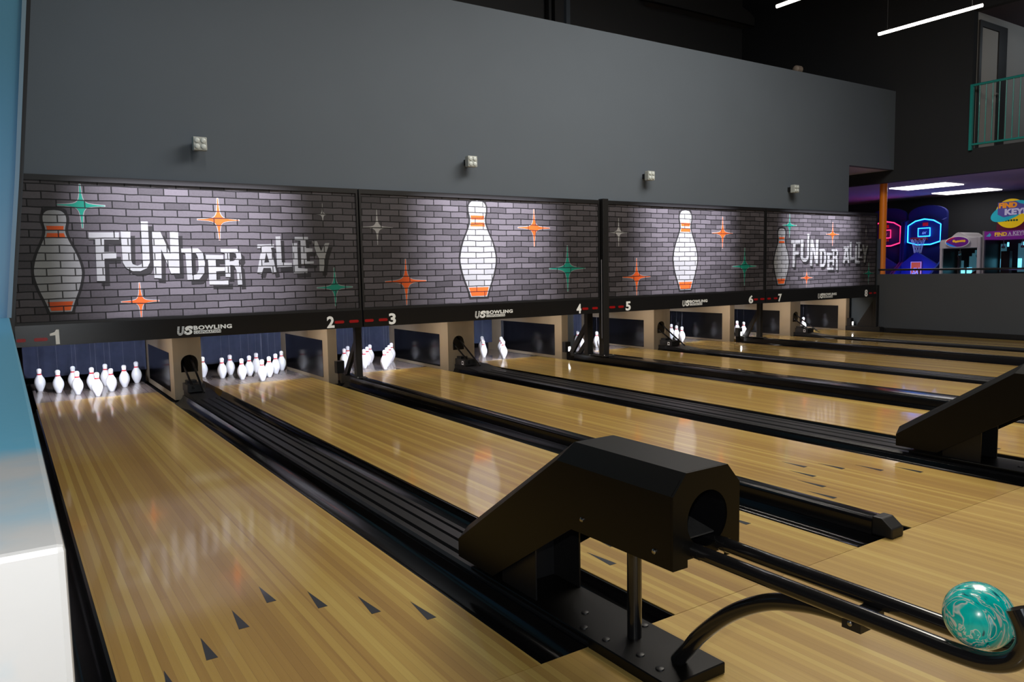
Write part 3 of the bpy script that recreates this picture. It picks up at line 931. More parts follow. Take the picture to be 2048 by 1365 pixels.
# posts carrying the masking, with raking struts behind
for x, y, x2, lab in ((2.342, -0.97, 0.034, 'black steel post with raking strut between lanes two and three'), (5.455, -0.97, 0.045, 'black steel post with two raking struts beside the tall post'),
                      (8.90, -0.88, 0.032, 'black steel post with raking strut between lanes six and seven'), (11.865, -0.97, 0.040, 'black steel post with gusset under the end of the masking')):
    t = thing('masking_post', lab, 'post', (x, y, 0.075), 'masking posts')
    bm = B()
    box(bm, x - x2, x + x2, y - 0.035, y + 0.035, 0.0755, 0.80)
    bevel(bm, 0.004, 1)
    obj('post', bm, M_BLACK, t)
    bm = B()
    box(bm, x - 0.055, x + 0.055, y - 0.10, y + 0.10, 0.0752, 0.0815)
    obj('foot_plate', bm, M_BLACK, t)
    for sx in (-0.04, 0.04):
        obj('bolt', lathe(B(), [(0.009, 0), (0.009, 0.006), (0.005, 0.010)], (x + sx, y - 0.075, 0.0815), 8), M_STEEL, t)
    if x < 11:
        obj('strut', prism(B(), [(y + 0.03, 0.52), (y + 0.03, 0.43), (-0.66, 0.0755), (-0.57, 0.0755)], 'x', x - 0.012, x + 0.022), M_BLACK, t)
        if 5 < x < 6:
            obj('strut', prism(B(), [(y + 0.03, 0.33), (y + 0.03, 0.25), (-0.78, 0.0755), (-0.70, 0.0755)], 'x', x + 0.024, x + 0.05), M_BLACK, t)
    else:
        obj('gusset', prism(B(), [(y + 0.03, 0.55), (y + 0.03, 0.0755), (-0.64, 0.0755), (-0.64, 0.105)], 'x', 11.85, 11.88), M_BLACK, t)  # strut with the shade beneath it filled in as a solid black plate
t = thing('masking_post', 'tall black steel post standing between the two middle masking panels', 'post', (5.529, -1.19, 0.06), 'masking posts')
bm = B()
box(bm, 5.484, 5.574, -1.235, -1.14, 0.0755, 2.025)
bevel(bm, 0.004, 1)
obj('post', bm, M_BLACK, t)
obj('foot_plate', box(B(), 5.44, 5.62, -1.30, -1.08, 0.0752, 0.083), M_BLACK, t)
for sx in (-0.07, 0.07):
    obj('bolt', lathe(B(), [(0.010, 0), (0.010, 0.008), (0.005, 0.013)], (5.529 + sx, -1.27, 0.083), 8), M_STEEL, t)
bm = B()
tube(bm, [(5.478, -1.205, 0.3), (5.478, -1.205, 1.28)], 0.006, 6)
obj('cable', bm, M_CORD, t)

# flood lights on the grey wall
FX = [(0.815, 2.33), (3.606, 2.35), (6.25, 2.337), (9.196, 2.30)]
FL = ['above the lane one and two panel', 'above the lane three and four panel', 'above the lane five and six panel', 'above the lane seven and eight panel']
for (x, z), l in zip(FX, FL):
    t = thing('flood_light', 'small grey square four-lens wall flood light ' + l, 'wall light', (x, -1.15, z), 'wall flood lights')
    s = 0.058
    bm = B()
    box(bm, x - s, x + s, -1.29, -1.22, z - s, z + s)
    bevel(bm, 0.008, 2)
    obj('housing', bm, M_LAMPGREY, t)
    obj('bracket', box(B(), x - 0.03, x + 0.03, -1.225, -1.1505, z - 0.03, z + 0.03), M_BLACK, t)
    for a in (-1, 1):
        for b in (-1, 1):
            obj('lens', lathe(B(), [(0.021, 0.0), (0.021, -0.006), (0.012, -0.011)], (x + a * 0.026, -1.2905, z + b * 0.026), 14, 'y'), M_LENS, t, smooth=True)

# ------------------------------------------------------------------ ball returns
def ball_return(dx, label, full=True):
    X = lambda v: v + dx
    t = thing('ball_return', label, 'ball return', (X(0.82), -6.8, 0.0), 'ball returns')
    prof = [(-7.12, 0.364), (-6.69, 0.361), (-6.222, 0.055), (-5.976, 0.055), (-5.976, 0.125), (-6.634, 0.590), (-7.12, 0.560)]
    xl, xr = X(0.69), X(0.95)
    # hood sheet body: sides, sloping back, chamfered crown
    bm = B()
    for xs in (xl, xr - 0.004):
        prism(bm, [(-7.116, 0.364), (-6.69, 0.361), (-6.222, 0.055), (-5.976, 0.055), (-5.976, 0.125), (-6.62, 0.565), (-7.116, 0.565)], 'x', xs, xs + 0.004)
    for s, xs, xi in ((1, xl, xl + 0.05), (-1, xr, xr - 0.05)):
        v = [bm.verts.new(p) for p in ((xs, -7.116, 0.565), (xs, -6.62, 0.565), (xi, -6.65, 0.622), (xi, -7.116, 0.622))]
        bm.faces.new(v)
        v = [bm.verts.new(p) for p in ((xs, -6.62, 0.565), (xs, -5.976, 0.125), (xi, -5.968, 0.165), (xi, -6.65, 0.622))]
        bm.faces.new(v)
    v = [bm.verts.new(p) for p in ((xl + 0.05, -7.116, 0.622), (xl + 0.05, -6.65, 0.622), (xr - 0.05, -6.65, 0.622), (xr - 0.05, -7.116, 0.622))]
    bm.faces.new(v)
    v = [bm.verts.new(p) for p in ((xl + 0.05, -6.65, 0.622), (xl + 0.05, -5.968, 0.165), (xr - 0.05, -5.968, 0.165), (xr - 0.05, -6.65, 0.622))]
    bm.faces.new(v)
    v = [bm.verts.new(p) for p in ((xl, -5.976, 0.125), (xl + 0.05, -5.968, 0.165), (xr - 0.05, -5.968, 0.165), (xr, -5.976, 0.125), (xr, -5.976, 0.055), (xl, -5.976, 0.055))]
    bm.faces.new(v)
    v = [bm.verts.new(p) for p in ((xl, -5.976, 0.055), (xr, -5.976, 0.055), (xr, -6.222, 0.055), (xl, -6.222, 0.055))]
    bm.faces.new(v)
    hood = obj('hood', bm, M_HOOD, t)
    outline = [(xl, 0.364), (xl, 0.565), (xl + 0.05, 0.622), (xr - 0.05, 0.622), (xr, 0.565), (xr, 0.364), (xr - 0.055, 0.364), (xr - 0.055, 0.385), (xl + 0.055, 0.385), (xl + 0.055, 0.364)]
    hole = circle(X(0.821), 0.485, 0.078, 36)
    obj('front_plate', flatfill(B(), [outline, hole], 'y', -7.124, -7.117), M_HOOD, t)
    bm = B()
    rings = []
    for y in (-7.117, -6.90):
        rings.append([bm.verts.new((p[0], y, p[1])) for p in hole])
    for k in range(36):
        bm.faces.new((rings[0][k], rings[0][(k + 1) % 36], rings[1][(k + 1) % 36], rings[1][k]))
    bm.faces.new(rings[1])
    obj('ball_port', bm, M_GLOSSBLACK, t, smooth=True)
    bm = B()
    prism(bm, [(-7.105, 0.432), (-7.105, 0.436), (-6.92, 0.470), (-6.92, 0.466)], 'x', X(0.775), X(0.867))
    obj('ball_shelf', bm, mat('scuffed_grey_plastic', (0.05, 0.05, 0.05), 0.45, vary=0.5, vscale=60), t)
    for y, z in ((-6.745, 0.405), (-7.055, 0.400)):
        obj('screw', lathe(B(), [(0.0075, 0.0), (0.0075, -0.003), (0.004, -0.006)], (xl, y, z), 12, 'x'), M_STEEL, t, smooth=True)
    for xs in (X(0.722), X(0.912)):
        obj('support_plate', box(B(), xs, xs + 0.006, -6.45, -6.24, 0.0355, 0.30), M_BLACK, t)
    obj('support_plate', box(B(), X(0.728), X(0.912), -6.30, -6.294, 0.0355, 0.22), M_BLACK, t)
    bm = B()
    prism(bm, [(-7.10, 0.0005), (-7.10, 0.035), (-6.05, 0.035), (-6.05, 0.0205), (-6.755, 0.0205), (-6.755, 0.0005)], 'x', X(0.700), X(0.925))
    bevel(bm, 0.003, 1)
    bp = obj('base_plate', bm, M_HOOD, t)
    if full:
        for bx, by in ((0.735, -6.80), (0.895, -6.80), (0.755, -6.93), (0.885, -6.99), (0.745, -7.02), (0.80, -6.62), (0.73, -6.70)):
            obj('bolt', lathe(B(), [(0.013, 0.0), (0.012, 0.004), (0.005, 0.006)], (X(bx), by, 0.035), 12), M_BLACK, bp, smooth=True)
        obj('post', tube(B(), [(X(0.82), -6.835, 0.035), (X(0.82), -6.835, 0.40)], 0.0225, 24), M_TUBE, t, smooth=True)
        arc = smooth_path([(X(0.82), -7.015, 0.035), (X(0.82), -7.055, 0.085), (X(0.82), -7.105, 0.150), (X(0.82), -7.205, 0.246), (X(0.82), -7.315, 0.317), (X(0.82), -7.416, 0.352), (X(0.82), -7.50, 0.366), (X(0.82), -7.575, 0.368)], 6)
        obj('support_arm', tube(B(), arc, 0.0215, 20), M_TUBE, t, smooth=True)
        bm = B()
        box(bm, X(0.775), X(0.865), -7.60, -7.555, 0.360, 0.392)
        obj('saddle', bm, M_BLACK, t)
        for sx in (0.772, 0.868):
            obj('screw', lathe(B(), [(0.006, 0), (0.006, -0.004), (0.003, -0.006)], (X(sx), -7.578, 0.378), 10, 'x'), M_STEEL, t)
        for sx in (0.77, 0.87):
            pts = [(X(sx), -6.98, 0.408), (X(sx), -7.12, 0.406), (X(sx), -7.40, 0.405), (X(sx), -7.70, 0.405), (X(sx), -7.80, 0.405), (X(sx), -7.860, 0.411), (X(sx), -7.902, 0.433), (X(sx), -7.922, 0.468), (X(sx), -7.920, 0.500), (X(sx), -7.904, 0.533)]
            rl = obj('rail', tube(B(), smooth_path(pts, 6), 0.0192, 18), M_TUBE, t, smooth=True)
            obj('weld_collar', tube(B(), [(X(sx), -7.135, 0.4060), (X(sx), -7.150, 0.4058)], 0.0205, 18), M_TUBE, rl, smooth=True)
    return t

ball_return(0.0, 'black steel ball return between lanes one and two with teal ball on its rails')
ball_return(LR[2] + 0.293 - 0.82, 'black ball return hood between lanes three and four at the right edge', True)

m, nt, b = new_mat('teal_swirl')
tc = nt.nodes.new('ShaderNodeTexCoord')
mp = nt.nodes.new('ShaderNodeMapping')
mp.inputs['Scale'].default_value = (44, 16, 10)
mp.inputs['Rotation'].default_value = (0.5, 0.5, 0.2)
nt.links.new(tc.outputs['Object'], mp.inputs['Vector'])
n1 = nt.nodes.new('ShaderNodeTexNoise')
n1.inputs['Scale'].default_value = 1.0
n1.inputs['Detail'].default_value = 2
n1.inputs['Distortion'].default_value = 1.8
nt.links.new(mp.outputs[0], n1.inputs['Vector'])
rp = nt.nodes.new('ShaderNodeValToRGB')
E_ = rp.color_ramp.elements
E_[0].position, E_[0].color = 0.0, (0.004, 0.10, 0.14, 1)
E_[1].position, E_[1].color = 1.0, (0.01, 0.30, 0.34, 1)
for p_, c_ in ((0.33, (0.004, 0.12, 0.16)), (0.37, (0.0, 0.50, 0.48)), (0.47, (0.0, 0.62, 0.56)), (0.495, (0.75, 0.76, 0.72)), (0.515, (0.01, 0.44, 0.42)), (0.57, (0.0, 0.62, 0.56)), (0.60, (0.7, 0.72, 0.68)), (0.635, (0.65, 0.70, 0.66)), (0.66, (0.0, 0.42, 0.41))):
    q_ = E_.new(p_)
    q_.color = (*c_, 1)
nt.links.new(n1.outputs['Fac'], rp.inputs[0])
nt.links.new(rp.outputs[0], b.inputs['Base Color'])
b.inputs['Roughness'].default_value = 0.25
b.inputs['Coat Weight'].default_value = 0.8
bo = B()
bmesh.ops.create_uvsphere(bo, u_segments=48, v_segments=32, radius=0.064)
bmesh.ops.translate(bo, verts=bo.verts, vec=(0.82, -7.818, 0.4730))
tag(obj('bowling_ball', bo, m, smooth=True, origin=(0.82, -7.818, 0.4730)), 'teal and white swirled bowling ball resting on the ball return rails', 'bowling ball')

# ------------------------------------------------------------------ hanging lamps
for x, lab in ((9.0, 'slim white glowing pendant tube lamp beside the balcony'), (6.93, 'slim white glowing pendant tube lamp cut by the top of the photo')):
    t = thing('pendant_lamp', lab, 'lamp', (x, -3.27, 4.14), 'pendant tube lamps')
    obj('light_tube', tube(B(), [(x, -2.633, 4.145), (x, -3.905, 4.145)], 0.019, 12), M_LED, t, smooth=True)
    for y in ((-2.75, -3.79) if x > 8 else (-3.40, -3.79)):
        obj('suspension_wire', tube(B(), [(x, y, 4.163), (x, y, 6.999)], 0.003, 6), M_BLACK, t)
    obj('holder', box(B(), x - 0.012, x + 0.012, -2.78, -2.72, 4.163, 4.18), M_BLACK, t)

tag(obj('spot_head', lathe(B(), [(0.03, -0.06), (0.055, -0.04), (0.06, 0.06), (0.04, 0.07)], (9.45, -1.08, 4.10), 12, 'x'), mat('dim_lamp_metal', (0.16, 0.13, 0.11), 0.5), smooth=True, origin=(9.45, -1.08, 4.05)),
    'small dull lamp head lying on the top edge of the grey wall', 'lamp')

# ------------------------------------------------------------------ balcony rail
t = thing('balcony_railing', 'teal painted steel railing across the balcony opening', 'railing', (11.97, -3.2, 2.95))
obj('top_rail', tube(B(), [(11.97, -2.395, 3.885), (11.97, -5.1, 3.885)], 0.021, 10), M_TEAL, t, smooth=True)
obj('bottom_rail', tube(B(), [(11.97, -2.395, 2.985), (11.97, -5.1, 2.985)], 0.018, 10), M_TEAL, t, smooth=True)
obj('end_post', box(B(), 11.948, 11.992, -2.415, -2.372, 2.90, 3.90), M_TEAL, t)
for q in range(9):
    y = -2.503 - 0.0945 * q
    obj('baluster', tube(B(), [(11.97, y, 2.985), (11.97, y, 3.885)], 0.0085, 8), M_TEAL, t, smooth=True)
lamp('balcony_light', 'POINT', (13.6, -3.6, 4.7), 9, (0.8, 0.92, 1.0), shadow_soft_size=0.3)

# ------------------------------------------------------------------ arcade
t = thing('guard_rail', 'thin black rail running along the top of the grey half wall', 'railing', (12.06, -1.0, 0.985))
obj('bar', tube(B(), [(12.06, -0.75, 1.062), (12.06, -9.0, 1.04)], 0.017, 8), M_BLACK, t, smooth=True)
for y in (-1.6, -4.2, -6.8):
    obj('stanchion', tube(B(), [(12.06, y, 0.985), (12.06, y, 1.055)], 0.012, 8), M_BLACK, t)
o = obj('support_column', tube(B(), [(12.32, -0.79, -0.02), (12.32, -0.79, 2.6)], 0.062, 24), M_ORANGE, smooth=True, origin=(12.32, -0.79, 0))
tag(o, 'orange round steel column in front of the basketball games', 'column')
o['kind'] = 'thing'
for x0, x1, ya, yb, lab in ((13.47, 14.13, -1.26, -0.22, 'glowing white ceiling light panel nearer the orange column'), (15.36, 15.96, -1.10, -0.03, 'glowing white ceiling light panel farther back in the arcade')):
    t = thing('ceiling_light', lab, 'ceiling light', ((x0 + x1) / 2, (ya + yb) / 2, 2.6), 'arcade ceiling lights')
    obj('light_panel', box(B(), x0, x1, ya, yb, 2.585, 2.599), M_PANELLIGHT, t)
lamp('arcade_blue', 'POINT', (15.0, 0.2, 0.9), 14, (0.06, 0.12, 1.0), shadow_soft_size=0.3)
lamp('arcade_magenta', 'POINT', (13.6, 1.6, 0.9), 4, (1.0, 0.16, 0.4), shadow_soft_size=0.3)
lamp('arcade_violet', 'POINT', (12.6, -2.8, 0.75), 9, (0.42, 0.30, 1.0), shadow_soft_size=0.1)

M_NAVY = mat('game_cabinet_navy', (0.008, 0.012, 0.12), 0.45)
M_NEONB = mat('neon_blue', (0.0, 0.1, 0.5), 0.4, emit=(0.015, 0.27, 1.0), estr=6)
M_NEONR = mat('neon_red', (0.5, 0.0, 0.1), 0.4, emit=(1.0, 0.02, 0.10), estr=3.5)
M_HOOP = mat('hoop_red', (0.45, 0.03, 0.02), 0.4)
M_NET = mat('net_white', (0.6, 0.62, 0.68), 0.8)
M_SIGNOR = mat('sign_orange', (0.75, 0.12, 0.02), 0.5, emit=(0.8, 0.12, 0.02), estr=0.25)

def basketball(cy, label, neon, full):
    x = 15.5
    t = thing('basketball_game', label, 'arcade game', (15.8, cy, 0), 'basketball arcade games')
    hw = 0.40
    # cabinet: back panel with arched crown, side cheeks
    crown = [(cy - hw, 0.0), (cy - hw, 2.20)] + [(cy - hw * math.cos(a), 2.20 + 0.18 * math.sin(a)) for a in [PI * q / 12 for q in range(1, 12)]] + [(cy + hw, 2.20), (cy + hw, 0.0)]
    obj('back_panel', prism(B(), crown, 'x', 15.66, 15.74), M_NAVY, t)
    for s in (-1, 1):
        obj('side_cheek', prism(B(), [(15.66, 0), (15.66, 2.1), (15.5, 2.05), (15.46, 1.2), (15.1, 0.95), (15.1, 0)], 'y', cy + s * hw - 0.02, cy + s * hw + 0.02), M_NAVY, t)
    obj('backboard', prism(B(), [(cy - 0.36, 1.60), (cy - 0.36, 1.97), (cy - 0.2, 2.07), (cy, 2.11), (cy + 0.2, 2.07), (cy + 0.36, 1.97), (cy + 0.36, 1.60), (cy + 0.14, 1.54), (cy - 0.14, 1.54)], 'x', 15.56, 15.60), M_NAVY, t)
    a = [(cy - 0.345, 1.615), (cy - 0.345, 1.965), (cy - 0.19, 2.055), (cy, 2.09), (cy + 0.19, 2.055), (cy + 0.345, 1.965), (cy + 0.345, 1.615), (cy + 0.14, 1.555), (cy - 0.14, 1.555), (cy - 0.345, 1.615)]
    nb = obj('neon_outline', tube(B(), [(15.545, p[0], p[1]) for p in a], 0.0115, 8), neon, t)
    b = [(cy - 0.125, 1.73), (cy - 0.125, 1.90), (cy + 0.125, 1.90), (cy + 0.125, 1.73), (cy - 0.125, 1.73)]
    obj('neon_square', tube(B(), [(15.545, p[0], p[1]) for p in b], 0.0095, 8), neon, t)
    obj('board_mark', text(B(), 'SX', '-x', 15.559, 0.003, cy + 0.05, cy - 0.05, 1.775, 1.825, bold=0.04, shear=0.3), M_SIGNWHITE, t)
    obj('score_display', box(B(), 15.55, 15.56, cy - 0.075, cy + 0.035, 1.945, 2.015), mat('score_red', (0.2, 0.01, 0.01), 0.4, emit=(0.5, 0.0, 0.01), estr=0.4), t)
    bm = B()
    tube(bm, [(15.43 + 0.125 * math.cos(q * PI / 12), cy + 0.06 + 0.15 * math.sin(q * PI / 12), 1.685) for q in range(25)], 0.014, 8, caps=False)
    box(bm, 15.52, 15.56, cy - 0.08, cy + 0.2, 1.65, 1.705)
    hp = obj('hoop', bm, M_HOOP, t)
    bm = B()
    for q in range(10):
        a0, a1 = q * PI / 5, (q + 1) * PI / 5
        P = lambda an, r, z: (15.43 + 0.83 * r * math.cos(an), cy + 0.06 + r * math.sin(an), z)
        tube(bm, [P(a0, 0.15, 1.68), P((a0 + a1) / 2, 0.115, 1.58), P(a1, 0.085, 1.47), P(a1 + 0.3, 0.07, 1.38)], 0.0045, 5)
        tube(bm, [P(a1, 0.15, 1.68), P((a0 + a1) / 2, 0.115, 1.58), P(a0, 0.085, 1.47), P(a0 - 0.3, 0.07, 1.38)], 0.0045, 5)
    obj('net', bm, M_NET, t)
    obj('ball_ramp', prism(B(), [(cy - hw + 0.03, 0.1), (cy - hw + 0.03, 1.14), (cy + 0.05, 1.40), (cy + hw - 0.03, 1.16), (cy + hw - 0.03, 0.1)], 'x', 15.36, 15.44), mat('ramp_blue', (0.012, 0.025, 0.22), 0.5), t)
    if full:
        pl = obj('sign_plate', box(B(), 15.335, 15.345, cy - 0.08, cy + 0.15, 0.86, 1.20), M_SIGNOR, t)
        bm = B()
        text(bm, 'SX', '-x', 15.3345, 0.004, cy + 0.115, cy - 0.05, 0.93, 1.07, bold=0.03, shear=0.3)
        flatfill(bm, [[(cy - 0.078, 0.86), (cy - 0.078, 1.198), (cy + 0.148, 1.198), (cy + 0.148, 0.86)], [(cy - 0.065, 0.86), (cy - 0.065, 1.185), (cy + 0.135, 1.185), (cy + 0.135, 0.86)]], 'x', 15.331, 15.3345)
        obj('sign_lettering', bm, M_SIGNWHITE, pl)
basketball(0.205, 'blue basketball game with blue neon backboard outline beside the white prize machine', M_NEONB, True)
basketball(1.06, 'dark basketball game with red neon backboard outline behind the orange column', M_NEONR, False)
lamp('neon_glow_blue', 'POINT', (15.3, 0.2, 1.85), 1.6, (0.03, 0.18, 1.0), shadow_soft_size=0.1)
lamp('neon_glow_red', 'POINT', (15.3, 1.06, 1.85), 1.2, (1.0, 0.05, 0.15), shadow_soft_size=0.1)

M_CABW = mat('prize_cabinet_white', (0.50, 0.47, 0.49), 0.4, emit=(0.5, 0.47, 0.5), estr=0.04)
M_CABD = mat('prize_cabinet_dark', (0.012, 0.012, 0.014), 0.4)
M_CYAN = mat('cyan_lamp', (0.2, 0.7, 0.9), 0.4, emit=(0.18, 0.72, 1.0), estr=1.6)
M_CYANB = mat('silver_blue_backing', (0.10, 0.20, 0.25), 0.3, emit=(0.10, 0.32, 0.42), estr=0.22, vary=0.0)
gl, gnt, gb = new_mat('machine_glass')
gb.inputs['Base Color'].default_value = (1, 1, 1, 1)
gb.inputs['Transmission Weight'].default_value = 1.0
gb.inputs['Roughness'].default_value = 0.0
gb.inputs['IOR'].default_value = 1.1

# white prize machine with a wavy crown and an oval sign
y1, y0 = -0.672, -1.415            # far and near edge seen from the lanes
x = 14.5
cyw = (y0 + y1) / 2
t = thing('claw_machine', 'white prize machine with wavy crown and oval coloured sign', 'arcade game', (14.85, cyw, 0), 'prize machines')
crown = [(y1, 1.44), (y1, 1.585)] + [(y1 + (y0 - y1) * q / 20, 1.60 + 0.125 * math.exp(-((q / 20 - 0.46) / 0.17) ** 2) + 0.03 * q / 20) for q in range(1, 20)] + [(y0 + 0.06, 1.62), (y0 + 0.06, 1.44)]
obj('crown', prism(B(), crown, 'x', x, x + 0.7), M_CABW, t)
for ya, yb in ((y1 - 0.045, y1), (y0, y0 + 0.06)):
    bm = B()
    box(bm, x, x + 0.06, ya, yb, 0.0, 1.44 if ya > -1.2 else 1.635)
    bevel(bm, 0.012, 2)
    obj('corner_post', bm, M_CABW, t)
for ya in (y1 - 0.012, y0 + 0.004):
    obj('side_wall', box(B(), x + 0.061, x + 0.7, ya, ya + 0.008, 0.861, 1.439), M_CABD, t)
obj('base', box(B(), x, x + 0.7, y0 + 0.061, y1 - 0.046, 0.0, 0.86), M_CABW, t)
obj('interior_back', box(B(), x + 0.62, x + 0.69, y0 + 0.061, y1 - 0.046, 0.861, 1.439), M_CABD, t)
obj('window', box(B(), x + 0.02, x + 0.024, y0 + 0.061, y1 - 0.046, 0.861, 1.439), gl, t)
bm = B()
for q, (yy, hgt) in enumerate(((-0.75, 0.40), (-0.81, 0.22), (-0.96, 0.30), (-1.01, 0.36), (-1.06, 0.42))):
    box(bm, x + 0.60, x + 0.615, yy - 0.022, yy + 0.022, 0.98, 0.98 + hgt)
obj('silver_curtain', bm, M_CYANB, t)
bm = B()
box(bm, x + 0.585, x + 0.60, -0.865, -0.795, 0.95, 1.05)
box(bm, x + 0.585, x + 0.60, -0.995, -0.905, 0.95, 1.06)
obj('glow_strip', bm, M_CYAN, t)
obj('inner_column', box(B(), x + 0.3, x + 0.36, -0.905, -0.868, 0.861, 1.30), mat('grey_plastic', (0.05, 0.05, 0.055), 0.5), t)
for yy in (-0.93, -1.27):
    bm = B()
    tube(bm, [(x + 0.25, yy, 1.438), (x + 0.25, yy, 1.36)], 0.012, 8)
    lathe(bm, [(0.012, 0.03), (0.026, 0.015), (0.026, -0.01), (0.012, -0.02)], (x + 0.25, yy, 1.345), 12)
    for s in range(3):
        a = s * 2.1
        tube(bm, [(x + 0.25, yy, 1.33), (x + 0.25 + 0.04 * math.cos(a), yy + 0.04 * math.sin(a), 1.29), (x + 0.25 + 0.015 * math.cos(a), yy + 0.015 * math.sin(a), 1.24)], 0.005, 6)
    obj('claw', bm, M_STEEL, t)
ov = lambda r, s: [(cyw + 0.035 + 0.225 * r * math.cos(q * PI / 20), 1.555 + 0.105 * s * math.sin(q * PI / 20)) for q in range(40)]
sg = obj('oval_sign', prism(B(), ov(1, 1), 'x', x - 0.03, x - 0.0005), M_SIGNWHITE, t)
for nm, cond, col in (('red', lambda p: p[0] > cyw + 0.035 and p[1] > 1.55, (0.45, 0.01, 0.02)), ('purple', lambda p: p[0] < cyw + 0.06, (0.10, 0.01, 0.16)), ('blue', lambda p: p[1] < 1.56 and p[0] > cyw + 0.02, (0.01, 0.15, 0.60))):
    pp = [p for p in ov(0.92, 0.90) if cond(p)]
    if nm == 'purple':
        pp = [p for p in ov(0.92, 0.9)]
    k = {'purple': 0.031, 'red': 0.0318, 'blue': 0.0325}[nm]
    obj('colour_patch', prism(B(), pp, 'x', x - k, x - k + 0.0006), mat('sign_' + nm, col, 0.4, emit=col, estr=0.35), sg)
bm = B()
blobs = [(0.075, 0.010, 0.026), (0.035, -0.004, 0.022), (0.0, 0.002, 0.022), (-0.04, 0.006, 0.02), (-0.075, 0.008, 0.022), (-0.115, 0.006, 0.024)]
for q, (dy, dz, rr) in enumerate(blobs):
    c = circle(cyw + 0.02 + dy, 1.562 + dz, rr, 14)
    prism(bm, c, 'x', x - 0.0345, x - 0.033)
obj('sign_shapes', bm, mat('sign_yellow', (0.75, 0.42, 0.03), 0.4, emit=(0.7, 0.4, 0.03), estr=0.25), sg)
# soft toy heap inside
tag(obj('plush_toy', lathe(B(), [(0.16, 0.0), (0.14, 0.05), (0.09, 0.10), (0.03, 0.14), (0.005, 0.15)], (x + 0.40, -1.18, 0.862), 14), mat('plush_dark_red', (0.10, 0.012, 0.014), 0.9, bump=0.6, vscale=120), smooth=True, origin=(x + 0.40, -1.18, 0.862)),
    'dark red plush heap inside the white prize machine', 'plush toy')

# key prize machine with the round topper
t = thing('claw_machine', 'dark prize machine with purple header and round yellow topper sign', 'arcade game', (14.85, -1.93, 0), 'prize machines')
k1, k0 = -1.445, -2.42
for ya, yb in ((k1 - 0.035, k1), (k0, k0 + 0.035)):
    obj('side_wall', box(B(), x + 0.051, x + 0.7, ya + 0.01, yb - 0.01, 0.0, 1.73), M_CABD, t)
    obj('corner_post', box(B(), x, x + 0.05, ya, yb, 0.0, 1.735), mat('key_post_grey', (0.30, 0.28, 0.28), 0.4), t)
obj('base', box(B(), x + 0.001, x + 0.7, k0 + 0.036, k1 - 0.036, 0.0, 0.86), M_CABD, t)
hd = obj('header', box(B(), x - 0.01, x + 0.7, k0 + 0.036, k1 - 0.036, 1.575, 1.725), mat('header_purple', (0.16, 0.012, 0.20), 0.45, emit=(0.16, 0.012, 0.20), estr=0.35), t)
HX = x - 0.0105
bm = B()
text(bm, 'FIND', '-x', HX, 0.004, -1.66, -1.865, 1.632, 1.70, bold=0.04)
obj('header_lettering', bm, mat('letter_yellow', (0.75, 0.45, 0.02), 0.5, emit=(0.75, 0.45, 0.02), estr=0.3), hd)
bm = B()
text(bm, 'A', '-x', HX, 0.004, -1.885, -1.94, 1.636, 1.70, bold=0.03)
text(bm, 'KEY!', '-x', HX, 0.004, -1.965, -2.14, 1.636, 1.712, bold=0.03)
tube(bm, [(HX - 0.002, -1.67, 1.622), (HX - 0.002, -1.8, 1.63), (HX - 0.002, -2.12, 1.63)], 0.0035, 6)
obj('header_lettering', bm, mat('letter_pale', (0.62, 0.52, 0.66), 0.5, emit=(0.6, 0.5, 0.65), estr=0.15), hd)
bm = B()
prism(bm, [(-1.51, 1.635), (-1.545, 1.665), (-1.575, 1.695), (-1.60, 1.655), (-1.575, 1.625)], 'x', HX - 0.003, HX)
obj('header_badge', bm, mat('badge_blue', (0.05, 0.35, 0.5), 0.4, emit=(0.05, 0.35, 0.5), estr=0.25), hd)
obj('interior_back', box(B(), x + 0.62, x + 0.69, k0 + 0.036, k1 - 0.036, 0.861, 1.574), M_CABD, t)
obj('window', box(B(), x + 0.02, x + 0.024, k0 + 0.036, k1 - 0.036, 0.861, 1.574), gl, t)
bm = B()
for ya, yb in ((-1.50, -1.60), (-1.80, -1.93)):
    box(bm, x + 0.60, x + 0.615, yb, ya, 0.97, 1.50)
obj('silver_curtain', bm, M_CYANB, t)
bm = B()
for ya, yb in ((-1.51, -1.595), (-1.81, -1.87)):
    box(bm, x + 0.585, x + 0.60, yb, ya, 1.05, 1.22)
for q in range(3):
    box(bm, x + 0.28, x + 0.30, -1.775 - 0.245 * q, -1.75 - 0.245 * q, 1.44, 1.52)
obj('glow_strip', bm, M_CYAN, t)
obj('inner_column', box(B(), x + 0.3, x + 0.40, -1.79, -1.64, 0.861, 1.36), M_BLACK, t)
for yy in (-1.70, -2.02):
    bm = B()
    tube(bm, [(x + 0.25, yy, 1.573), (x + 0.25, yy, 1.46)], 0.01, 8)
    lathe(bm, [(0.012, 0.03), (0.03, 0.015), (0.03, -0.01), (0.012, -0.02)], (x + 0.25, yy, 1.43), 12)
    obj('claw', bm, M_STEEL, t)
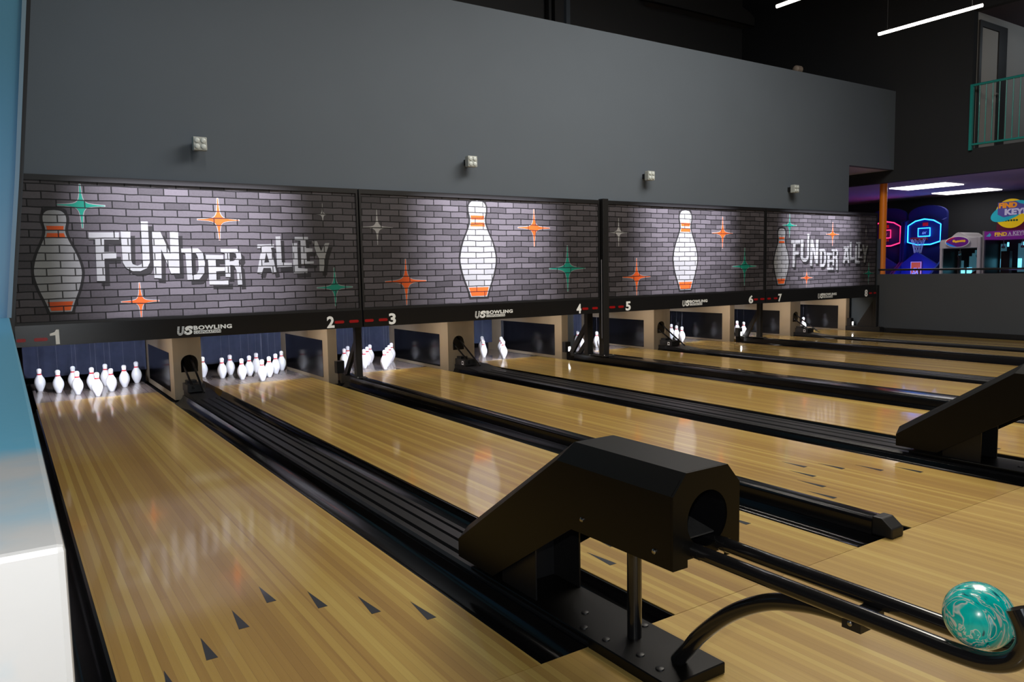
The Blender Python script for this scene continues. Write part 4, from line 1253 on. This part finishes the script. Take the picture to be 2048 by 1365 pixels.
# topper
tp = obj('topper_board', box(B(), x + 0.02, x + 0.06, -2.19, -1.67, 1.7255, 2.06), mat('topper_maroon', (0.10, 0.004, 0.03), 0.5, emit=(0.1, 0.004, 0.03), estr=0.2), t)
M_YEL = mat('topper_yellow', (0.80, 0.52, 0.01), 0.4, emit=(0.8, 0.52, 0.01), estr=0.35)
obj('yellow_disc', prism(B(), circle(-1.91, 2.03, 0.262, 40), 'x', x + 0.0, x + 0.0195), M_YEL, tp)
bm = B()
prism(bm, [(-1.88 + 0.31 * math.cos(a) * 0.97 - 0.0, 2.07 + 0.155 * math.sin(a) - 0.32 * (0.31 * math.cos(a))) for a in [q * PI / 20 for q in range(40)]], 'x', x - 0.012, x - 0.0005)
obj('teal_ring', bm, mat('topper_teal', (0.02, 0.42, 0.52), 0.4, emit=(0.02, 0.42, 0.52), estr=0.3), tp)
bl = [(-1.70, 2.235), (-1.99, 2.245), (-2.06, 2.20), (-2.19, 2.16), (-2.19, 2.03), (-1.80, 1.965), (-1.70, 2.02)]
obj('lettering_plate', prism(B(), bl, 'x', x - 0.022, x - 0.0125), mat('topper_indigo', (0.10, 0.08, 0.30), 0.4, emit=(0.1, 0.08, 0.3), estr=0.3), tp)
bm = B()
text(bm, 'FIND', '-x', x - 0.0225, 0.008, -1.72, -2.02, 2.13, 2.225, bold=0.05)
obj('topper_lettering', bm, mat('letter_orange', (0.85, 0.30, 0.01), 0.4, emit=(0.85, 0.3, 0.01), estr=0.35), tp)
bm = B()
text(bm, 'KEY!', '-x', x - 0.0225, 0.008, -1.82, -2.16, 2.0, 2.115, bold=0.05)
obj('topper_lettering', bm, mat('letter_lilac', (0.62, 0.58, 0.75), 0.4, emit=(0.6, 0.56, 0.72), estr=0.3), tp)
bm = B()
for q in range(6):
    prism(bm, circle(-1.79 - 0.045 * q, 1.905, 0.019, 8), 'x', x - 0.004, x - 0.0005)
obj('topper_blocks', bm, mat('topper_green', (0.03, 0.25, 0.10), 0.4), tp)
# loose orange prizes along the floor of the machine
gold0 = None
M_GOLD = mat('prize_orange', (0.75, 0.30, 0.02), 0.25, emit=(0.6, 0.22, 0.01), estr=0.10)
for r_, (zz, xx) in enumerate(((0.886, 0.12), (0.886, 0.175))):
    for q in range(13):
        yy = -1.56 - 0.058 * q - 0.02 * r_
        loc = Vector((x + xx, yy, zz))
        if gold0 is None:
            bo = B()
            bmesh.ops.create_icosphere(bo, subdivisions=2, radius=0.0245)
            bmesh.ops.translate(bo, verts=bo.verts, vec=loc)
            gold0 = obj('prize_capsule', bo, M_GOLD, smooth=True, origin=loc)
            o = gold0
        else:
            o = gold0.copy()
            COL.objects.link(o)
            o.location = loc
        tag(o, 'orange prize capsule in the %s row on the floor of the dark prize machine' % ('front', 'rear')[r_], 'prize capsule', 'orange prize capsules, %s row' % ('front', 'rear')[r_])
